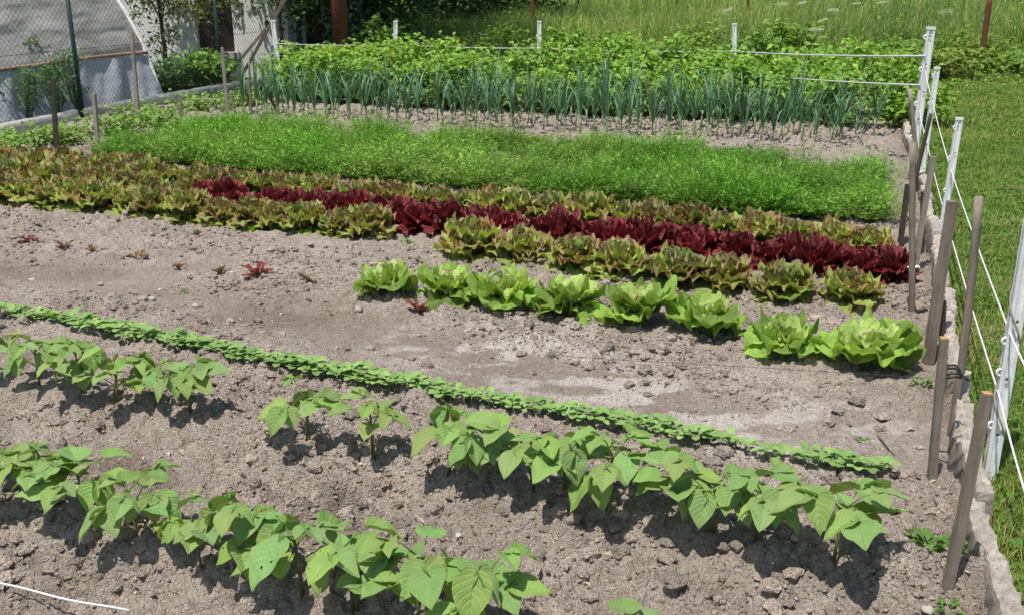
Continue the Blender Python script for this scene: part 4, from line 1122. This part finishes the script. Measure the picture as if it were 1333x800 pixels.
for (u0, u1, z0, z1) in ((wr, wr+.06, sillz, wz1), (wl-.06, wl, sillz, wz1), (wr+.06, wl-.06, wz1-.06, wz1), (wr+.06, wl-.06, sillz, sillz+.06), ((wr+wl)/2-.025, (wr+wl)/2+.025, sillz+.06, wz1-.06)):
    wallbox(b, u0, u1, z0, z1, .10, .16)
wf = b.build('window', M['brownwood'], house, False)
t = NT('dark_pane'); b = Buf(); wallbox(b, wr+.055, wl-.055, sillz+.055, wz1-.055, .125, .135); b.build('pane', t.end(t.bsdf((.035, .022, .016), .35, None, .3)), wf, False)
b = Buf(); wallbox(b, wr-.1, wl+.05, sillz-.10, sillz+.004, -.10, .098); b.build('sill', M['beam'], house, False)
t = NT('roof_tile'); co2 = t.coord('Object'); wv = t.n('ShaderNodeTexWave'); wv.inputs['Scale'].default_value = 6; t.l(co2, wv.inputs[0])
rm = t.end(t.bsdf(t.ramp(t.noise(8, 5, .7, co2).outputs[0], [(.3, (.16, .06, .035)), (.7, (.28, .12, .07))]), .85, t.bump(wv.outputs[1], .8, .05), .2))
b = Buf(); V = []
for (u, d_, z) in ((-.4, -.35, 2.95), (U1+.4, -.35, 2.95), (U1+.4, 2.5, 4.5), (-.4, 2.5, 4.5), (U1+.4, 5.35, 2.95), (-.4, 5.35, 2.95)):
    q_ = hu*u-hn*d_; V.append((q_.x, q_.y, z))
V += [(x, y, z-.12) for x, y, z in V]
b.add(V, [(0, 1, 2, 3), (3, 2, 4, 5), (9, 8, 7, 6), (11, 10, 8, 9), (0, 6, 7, 1), (5, 4, 10, 11)], None); b.add(V, [(1, 7, 8, 2), (2, 8, 10, 4), (0, 3, 9, 6), (3, 5, 11, 9)]); b.build('roof', rm, house, False)

# ------------------------------------------------------------------ trees and shrubs behind
def tree(name, label, loc, h, tr, crown, nclump, nleaf, lsize, col, group=None, lw=.5, lean=(0, 0), zmin=.3, tmat='bark', spread=.28, fork=.35):
    t = thing(name, label, 'tree', loc, 0, group); b = Buf()
    top = Vector((lean[0], lean[1], h*.8))
    tube(b, [(0, 0, -.1), top*.25+Vector((.03, 0, 0)), top*.6, top], [tr*1.15, tr, tr*.7, tr*.25], 10, None, True, False, .12)
    cx, cy, cz, rx, ry, rz = crown; CL = []
    for k in range(nclump):
        while True:
            v = Vector((random.uniform(-1, 1), random.uniform(-1, 1), random.uniform(-1, 1)))
            if .35 < v.length < 1: break
        c = Vector((cx+v.x*rx, cy+v.y*ry, max(zmin, cz+v.z*rz))); CL.append(tuple(c))
        if k % 3 == 0:
            f = random.uniform(fork, .95); s_ = top*f; tube(b, [s_, s_.lerp(c, .5)+Vector((0, 0, .1)), c], [tr*.32, tr*.2, tr*.07], 5)
    b.build('trunk', M[tmat], t)
    CL = np.array(CL); N = nleaf; k = rng.integers(0, len(CL), N); P = CL[k]+rng.normal(0, spread, (N, 3)); P[:, 2] = np.maximum(P[:, 2], zmin*.6)
    az = rng.random(N)*6.283; el = R(-70)+R(90)*rng.random(N); dirs = np.stack([np.cos(az)*np.cos(el), np.sin(az)*np.cos(el), np.sin(el)], 1)
    up = np.stack([rng.normal(0, .6, N), rng.normal(0, .6, N), np.ones(N)], 1)
    tone = (.65+.7*rng.random(len(CL)))[k]; ls = lsize*(.6+.7*rng.random(N)); bl = Buf()
    cards(bl, P, dirs, up, ls, ls*lw, np.clip(vary(col, N, .25)*tone[:, None], 0, 1), .12, .15)
    bl.build('crown', M['leaf'], t, False); return t
p = gp(216, 103)
tree('young_tree', 'young tree with thin dark trunk and yellowish green leaves before the white house wall', (p[0], p[1], 0), 2.6, .035, (.1, 0, 1.55, .62, .5, .95), 50, 2300, .085, (.22, .24, .06), zmin=.62, spread=.13)
p = at_y(275, 60, 16.7)
tree('young_tree', 'slim leafy tree hanging over the dark window of the house', (p.x, p.y, 0), 3.0, .03, (.05, 0, 1.75, .5, .4, .95), 34, 1500, .085, (.21, .24, .06), zmin=.72, spread=.13)
p = at_y(365, 60, 17.4)
tree('young_tree', 'sparse young tree at the right corner of the house', (p.x, p.y, 0), 3.2, .035, (.0, 0, 2.0, .55, .4, 1.1), 30, 1300, .08, (.18, .23, .07), zmin=.8, spread=.15)
# heavy trunk and dark trees
p = at_y(446, 66, 17.2)
tree('conifer_tree', 'tree with thick reddish brown trunk behind the left end of the potatoes', (p.x-.02, p.y, 0), 9, .125, (0, .3, 6.2, 2.4, 2.2, 3.4), 90, 6000, .16, (.045, .09, .03), zmin=2.6, tmat='redwood', lean=(-.15, 0))
DK = 'dark trees behind the garden'
for i, (px, yy, cc, nm) in enumerate([(408, 18.9, (.07, .13, .04), 'dark evergreen with low branches right of the white house'), (480, 20.2, (.06, .115, .035), 'dark evergreen behind the reddish trunk'),
                          (560, 24.0, (.045, .085, .03), 'dense dark tree above the tall grass left of the middle'), (640, 27.0, (.035, .07, .025), 'dark tree farthest back at the top middle')]):
    p = at_y(px, 40, yy)
    tree('evergreen_tree', nm, (p.x, p.y, 0), 6.5, .13, (0, 0, 2.9, 1.9, 1.6, 2.9), 130, 12000, .13, cc, DK, zmin=.25 if i < 2 else .85, spread=.3, fork=.1)
for i, (px, yy, lab) in enumerate([(388, 17.9, 'bare brown trunk between house corner and dark evergreen'), (468, 18.3, 'dark thin trunk just right of the reddish trunk')]):
    p = at_y(px, 50, yy)
    tree('slim_tree', lab, (p.x, p.y, 0), 4.5, .045, (0, .2, 3.4, 1.0, .9, 1.2), 30, 1800, .11, (.05, .085, .03), 'slim trunks by the house', zmin=2.1)
p = at_y(258, 95, 15.6); bush('shrub', 'leafy green shrub between the tunnel corner and the house', 'shrub', (p.x, p.y, 0), .5, .4, .52, 20, 900, .10, (.18, .34, .06))
p = at_y(215, 110, 15.3); bush('shrub', 'dark leafy shrub at the foot of the young tree beside the tunnel', 'shrub', (p.x, p.y, 0), .4, .35, .5, 12, 600, .09, (.07, .16, .035))
p = at_y(490, 60, 17.3); bush('shrub', 'pale green shrub left of the white post beneath the dark trees', 'shrub', (p.x, p.y, 0), .55, .4, .95, 14, 700, .11, (.16, .30, .06))
p = at_y(540, 40, 18.5); bush('shrub', 'mid green bramble at the edge of the tall grass', 'shrub', (p.x, p.y, 0), .9, .5, .8, 16, 900, .10, (.10, .20, .05))
# weeds in front of the tunnel
for i, (px, py, hh, lab) in enumerate([(12, 160, .55, 'low bushy weed at the left edge before the tunnel'), (45, 158, .75, 'willowy weed with narrow leaves left of the dark stake'), (62, 150, .95, 'tall narrow-leaved weed behind the dark stake'), (88, 152, .62, 'bushy weed between dark stake and green post'), (115, 148, .95, 'tall branching weed right of the green fence post')]):
    x, y = gp(px, py); bush('tall_weed', lab, 'weed', (x-.12, y+.05, 0), .22, .2, hh, 6, 260, .10, (.10, .22, .055), 'weeds before the tunnel', lw=.24, clump=.06)
for i, (px, py, lab) in enumerate([(-15, 205, 'leafy bushy greens at the left edge below the beam'), (40, 190, 'pale leafy greens left of the dark stake'), (98, 186, 'leafy greens between dark and pale left stakes'), (150, 172, 'leafy greens behind the pale short stake'), (200, 155, 'light green weeds below the tunnel corner'), (262, 142, 'light green weeds below the middle concrete beam'), (320, 135, 'weeds at the left end of the leek rows'), (225, 165, 'leafy weeds around the short stake stub')]):
    x, y = gp(px, py); bush('leafy_weed', lab, 'weed', (x, y-.12, 0), .42, .26, .15, 14, 480, .065, (.20, .34, .07), 'leafy weeds along the left edge')

# ------------------------------------------------------------------ rusty poles
for (bpx, tpx, wpx, lab) in (((1275, 97), (1289, -6), 9, 'rusty pole slanting at the right behind the lawn'), ((694, 72), (693, -8), 7, 'thin rusty pole rising beside the middle white post'), ((972, 62), (974, -8), 5, 'thin dark rusty pole in the tall grass right of the middle')):
    stake(bpx, tpx, wpx, 'rust', lab, name='rusty_pole', square=False, z0=0, cat='pole', group='rusty poles in the meadow', n=8)

# ------------------------------------------------------------------ lawn
def lawn_edge(y): return edge_x(y)+.075
b = Buf(); Y = np.linspace(0.8, 17.2, 60); V = []
for y in Y: V += [(float(lawn_edge(y))-.02, y, .018), (float(lawn_edge(y))+9.0, y, .03)]
b.add(V, [(2*i, 2*i+1, 2*i+3, 2*i+2) for i in range(59)])
tag(b.build('lawn', ground_mat('lawn_soil', [(.3, (.10, .15, .03)), (.55, (.16, .21, .05)), (.75, (.25, .25, .10))], 1.6)), kind='structure')
def grass_pts(N, y0, y1, x_a, x_b):
    y = y0+(y1-y0)*rng.random(N); a = x_a(y); bb = x_b(y); return a+(bb-a)*rng.random(N), y
def lawn():
    b = Buf()
    for (N, y0, y1, w0, w1, h0, h1) in ((130000, 1.2, 5.5, .0025, .0045, .025, .06), (190000, 5.0, 11, .004, .008, .025, .06), (105000, 10.5, 17, .008, .013, .03, .075)):
        x, y = grass_pts(N, y0, y1, lambda q_: lawn_edge(q_)+.0, lambda q_: np.maximum(lawn_edge(q_)+2.4, .70*q_+1.0))
        pt = fbm(x*1.1, y*1.1, 61); p2 = fbm(x*5, y*5, 62); m = rng.random(len(x)) < np.clip(.35+2.2*(p2-.25), .2, 1); x, y, pt, p2 = x[m], y[m], pt[m], p2[m]; N = len(x)
        h = (h0+(h1-h0)*rng.random(N)*(.6+.8*p2)); w_ = w0+(w1-w0)*rng.random(N)
        g = np.array([[.20, .295, .06]]); dry = np.array([[.42, .37, .18]]); yel = np.array([[.34, .39, .09]])
        k = np.clip((pt-.38)*3.2, 0, .85)[:, None]*(rng.random((N, 1))**.7); col = g*(1-k)+yel*k
        dk = (rng.random((N, 1)) < (.06+.5*np.clip(fbm(x*1.8, y*1.8, 66)-.58, 0, 1)*3)[:, None]); col = np.where(dk, dry, col)*(.7+.6*rng.random((N, 1)))
        blades(b, np.stack([x, y, np.full(N, .02)], 1), h, w_, h*(.2+.9*rng.random(N)), rng.random(N)*6.283, col)
        # clover and plantain leaves
        Nc = N//9; i = rng.integers(0, N, Nc); az = rng.random(Nc)*6.283; el = .2+.5*rng.random(Nc); s = (.012+.02*rng.random(Nc))*(1+y[i]/9)
        cards(b, np.stack([x[i], y[i], np.full(Nc, .025)+.02*rng.random(Nc)], 1), np.stack([np.cos(az)*np.cos(el), np.sin(az)*np.cos(el), np.sin(el)], 1), np.tile([[0, 0, 1.0]], (Nc, 1)), s, s*.75, vary((.10, .235, .03), Nc, .35))
    return b
tag(lawn().build('lawn_grass', M['grass'], None, False), 'mown lawn grass with clover and dry patches right of the edging stones', 'grass', kind='stuff')

# ------------------------------------------------------------------ meadow
b = Buf(); b.add([(-16, 16.9, -.02), (40, 15.5, -.02), (60, 62, -.02), (-30, 62, -.02)], [(0, 1, 2, 3)])
tag(b.build('meadow_ground', ground_mat('meadow_soil', [(.3, (.04, .075, .02)), (.6, (.07, .115, .03)), (.8, (.10, .13, .04))], .6)), kind='structure')
def meadow():
    b = Buf()
    for (N, y0, y1, w0, w1, h0, h1) in ((60000, 15.6, 20, .008, .016, .30, .75), (60000, 19, 28, .014, .024, .5, .95), (50000, 27, 46, .03, .05, .6, 1.1)):
        y = y0+(y1-y0)*rng.random(N); x = -.12*y+(.74*y+2.6)*rng.random(N)
        right = np.clip((x-3.9-.18*(y-15))/1.5, 0, 1)*(y < 19.5)
        n1 = fbm(x*.55, y*.55, 21); n2 = fbm(x*1.8, y*1.2, 22)
        front = np.clip((y-15.4)/2.5, .25, 1)
        h = (h0+(h1-h0)*rng.random(N))*(.55+.9*n2)*front*(1-.35*right)
        c1 = np.array([[.16, .275, .065]]); c2 = np.array([[.33, .42, .11]]); c3 = np.array([[.36, .37, .16]])
        k = np.clip((n1-.35)*3, 0, 1)[:, None]; col = c1*(1-k)+c2*k; dry = rng.random((N, 1)) < (.10+.12*(x > 2))[:, None]
        col = np.where(dry, c3, col)*(.65+.7*rng.random((N, 1)))
        keep = ~((x < -.09*y) & (rng.random(N) < .5)); P = np.stack([x, y, np.full(N, -.02)], 1)
        blades(b, P[keep], h[keep], (w0+(w1-w0)*rng.random(N))[keep], (h*(.08+.9*rng.random(N)**1.6))[keep], (rng.random(N)*6.283)[keep], col[keep])
        # broad herb leaves low in the sward
        Nc = N//2; i = rng.integers(0, N, Nc); az = rng.random(Nc)*6.283; el = -.3+.9*rng.random(Nc); s = (.05+.07*rng.random(Nc))*(y[i]/18)
        cards(b, np.stack([x[i], y[i], h[i]*(.25+.6*rng.random(Nc))], 1), np.stack([np.cos(az)*np.cos(el), np.sin(az)*np.cos(el), np.sin(el)], 1), np.tile([[0, 0, 1.0]], (Nc, 1)), s, s*.5, vary((.24, .37, .07), Nc, .55, .25))
    return b
tag(meadow().build('meadow_grass', M['grass'], None, False), 'tall unmown meadow grass and herbs behind the potato rows', 'meadow grass', kind='stuff')
random.seed(77)
GW = 'leafy herb clumps at the meadow edge'
for i, (px, yy, hh, lab) in enumerate([(1050, 15.2, .62, 'leafy herb clump behind the right end of the potatoes'), (1110, 15.8, .6, 'leafy herb clump left of the tallest white post'), (1165, 16.3, .68, 'leafy herb clump just behind the tallest white post'), (1225, 16.6, .55, 'leafy herb clump between white post and rusty pole'), (1262, 17.2, .5, 'leafy herb clump at the foot of the slanting rusty pole'), (1310, 17.2, .42, 'leafy herb clump right of the slanting rusty pole'), (1345, 17.5, .42, 'leafy herb clump at the right edge of the meadow'),
                                      (1190, 18.2, .6, 'second line leafy herb clump above the tallest white post'), (1100, 18.0, .6, 'leafy herb clump in the meadow below the white flowers'),
                                      (730, 17.2, .75, 'leafy herb clump right of the middle white post'), (790, 17.6, .7, 'leafy herb clump in the grass above the middle of the tape'), (850, 17.0, .66, 'leafy herb clump above the potatoes left of the third white post'), (905, 17.8, .8, 'leafy herb clump left of the thin dark rusty pole'), (985, 16.8, .8, 'leafy herb clump at the foot of the thin dark rusty pole'), (1030, 18.2, .85, 'taller leafy herb clump behind the largest white umbel'), (600, 17.4, .72, 'leafy herb clump left of the thin rusty pole'), (650, 18.3, .85, 'taller leafy herb clump behind the thin rusty pole'), (1290, 18.8, .6, 'leafy herb clump in the grass behind the slanting rusty pole'), (1235, 19.3, .7, 'tall herb clump left behind the slanting rusty pole')]):
    p = at_y(px, 80, yy); bush('herb_clump', lab, 'herb', (p.x, p.y, 0), .55, .4, hh*random.uniform(.9, 1.15), 12, 700, random.uniform(.09, .14), (random.uniform(.17, .23), random.uniform(.30, .38), .055), GW, lw=.55)
for i, (px, py, yy, lab) in enumerate([(1071, 27, 16.3, 'white umbel flower head standing out above the potatoes at right'), (1017, 5, 19, 'white umbel flower near the top edge right of the rusty pole'), (1044, 4, 20, 'white umbel flower at the top edge, middle of three'), (1085, 13, 19, 'white umbel flower in the meadow right of the rusty pole'), (1115, 5, 21, 'white umbel flower at the top edge farther right'), (1185, 62, 17, 'white umbel flower low among leaves near the tallest post'), (1063, 38, 16.1, 'small white umbel just below the largest one'), (1148, 3, 22, 'small white umbel at the top edge above the corner post'), (947, 13, 20, 'white umbel flower near the right rear white post'), (1232, 15, 19, 'pale umbel flower left of the slanting rusty pole')]):
    h_ = at_y(px, py, yy); t = thing('umbel_flower', lab, 'flower', (h_.x, h_.y, 0), 0, 'white umbel flowers in the meadow'); tl = random.uniform(-.5, .5); t2 = random.uniform(-.1, .7); ur = random.uniform(.06, .11); b = Buf()
    tube(b, [(0, 0, 0), (.02, 0, h_.z*.6), (0, 0, h_.z-.03)], [.006, .005, .004], 5, np.array([.12, .2, .06])); b.build('stem', M['stem'], t)
    N = 120; a = rng.random(N)*6.283; rr = ur*np.sqrt(rng.random(N)); P = np.stack([rr*np.cos(a), rr*np.sin(a), h_.z+.02*rng.random(N)-rr*.25+rr*np.cos(a)*tl-rr*np.sin(a)*t2], 1); b = Buf()
    cards(b, P, np.stack([np.cos(a), np.sin(a), .3+0*a], 1), np.tile([[0, 0, 1.0]], (N, 1)), .022, .02, np.full((N, 3), .74)); b.build('flower_head', M['leaf'], t, False)

scene.cycles.max_bounces = 8; scene.cycles.transparent_max_bounces = 12
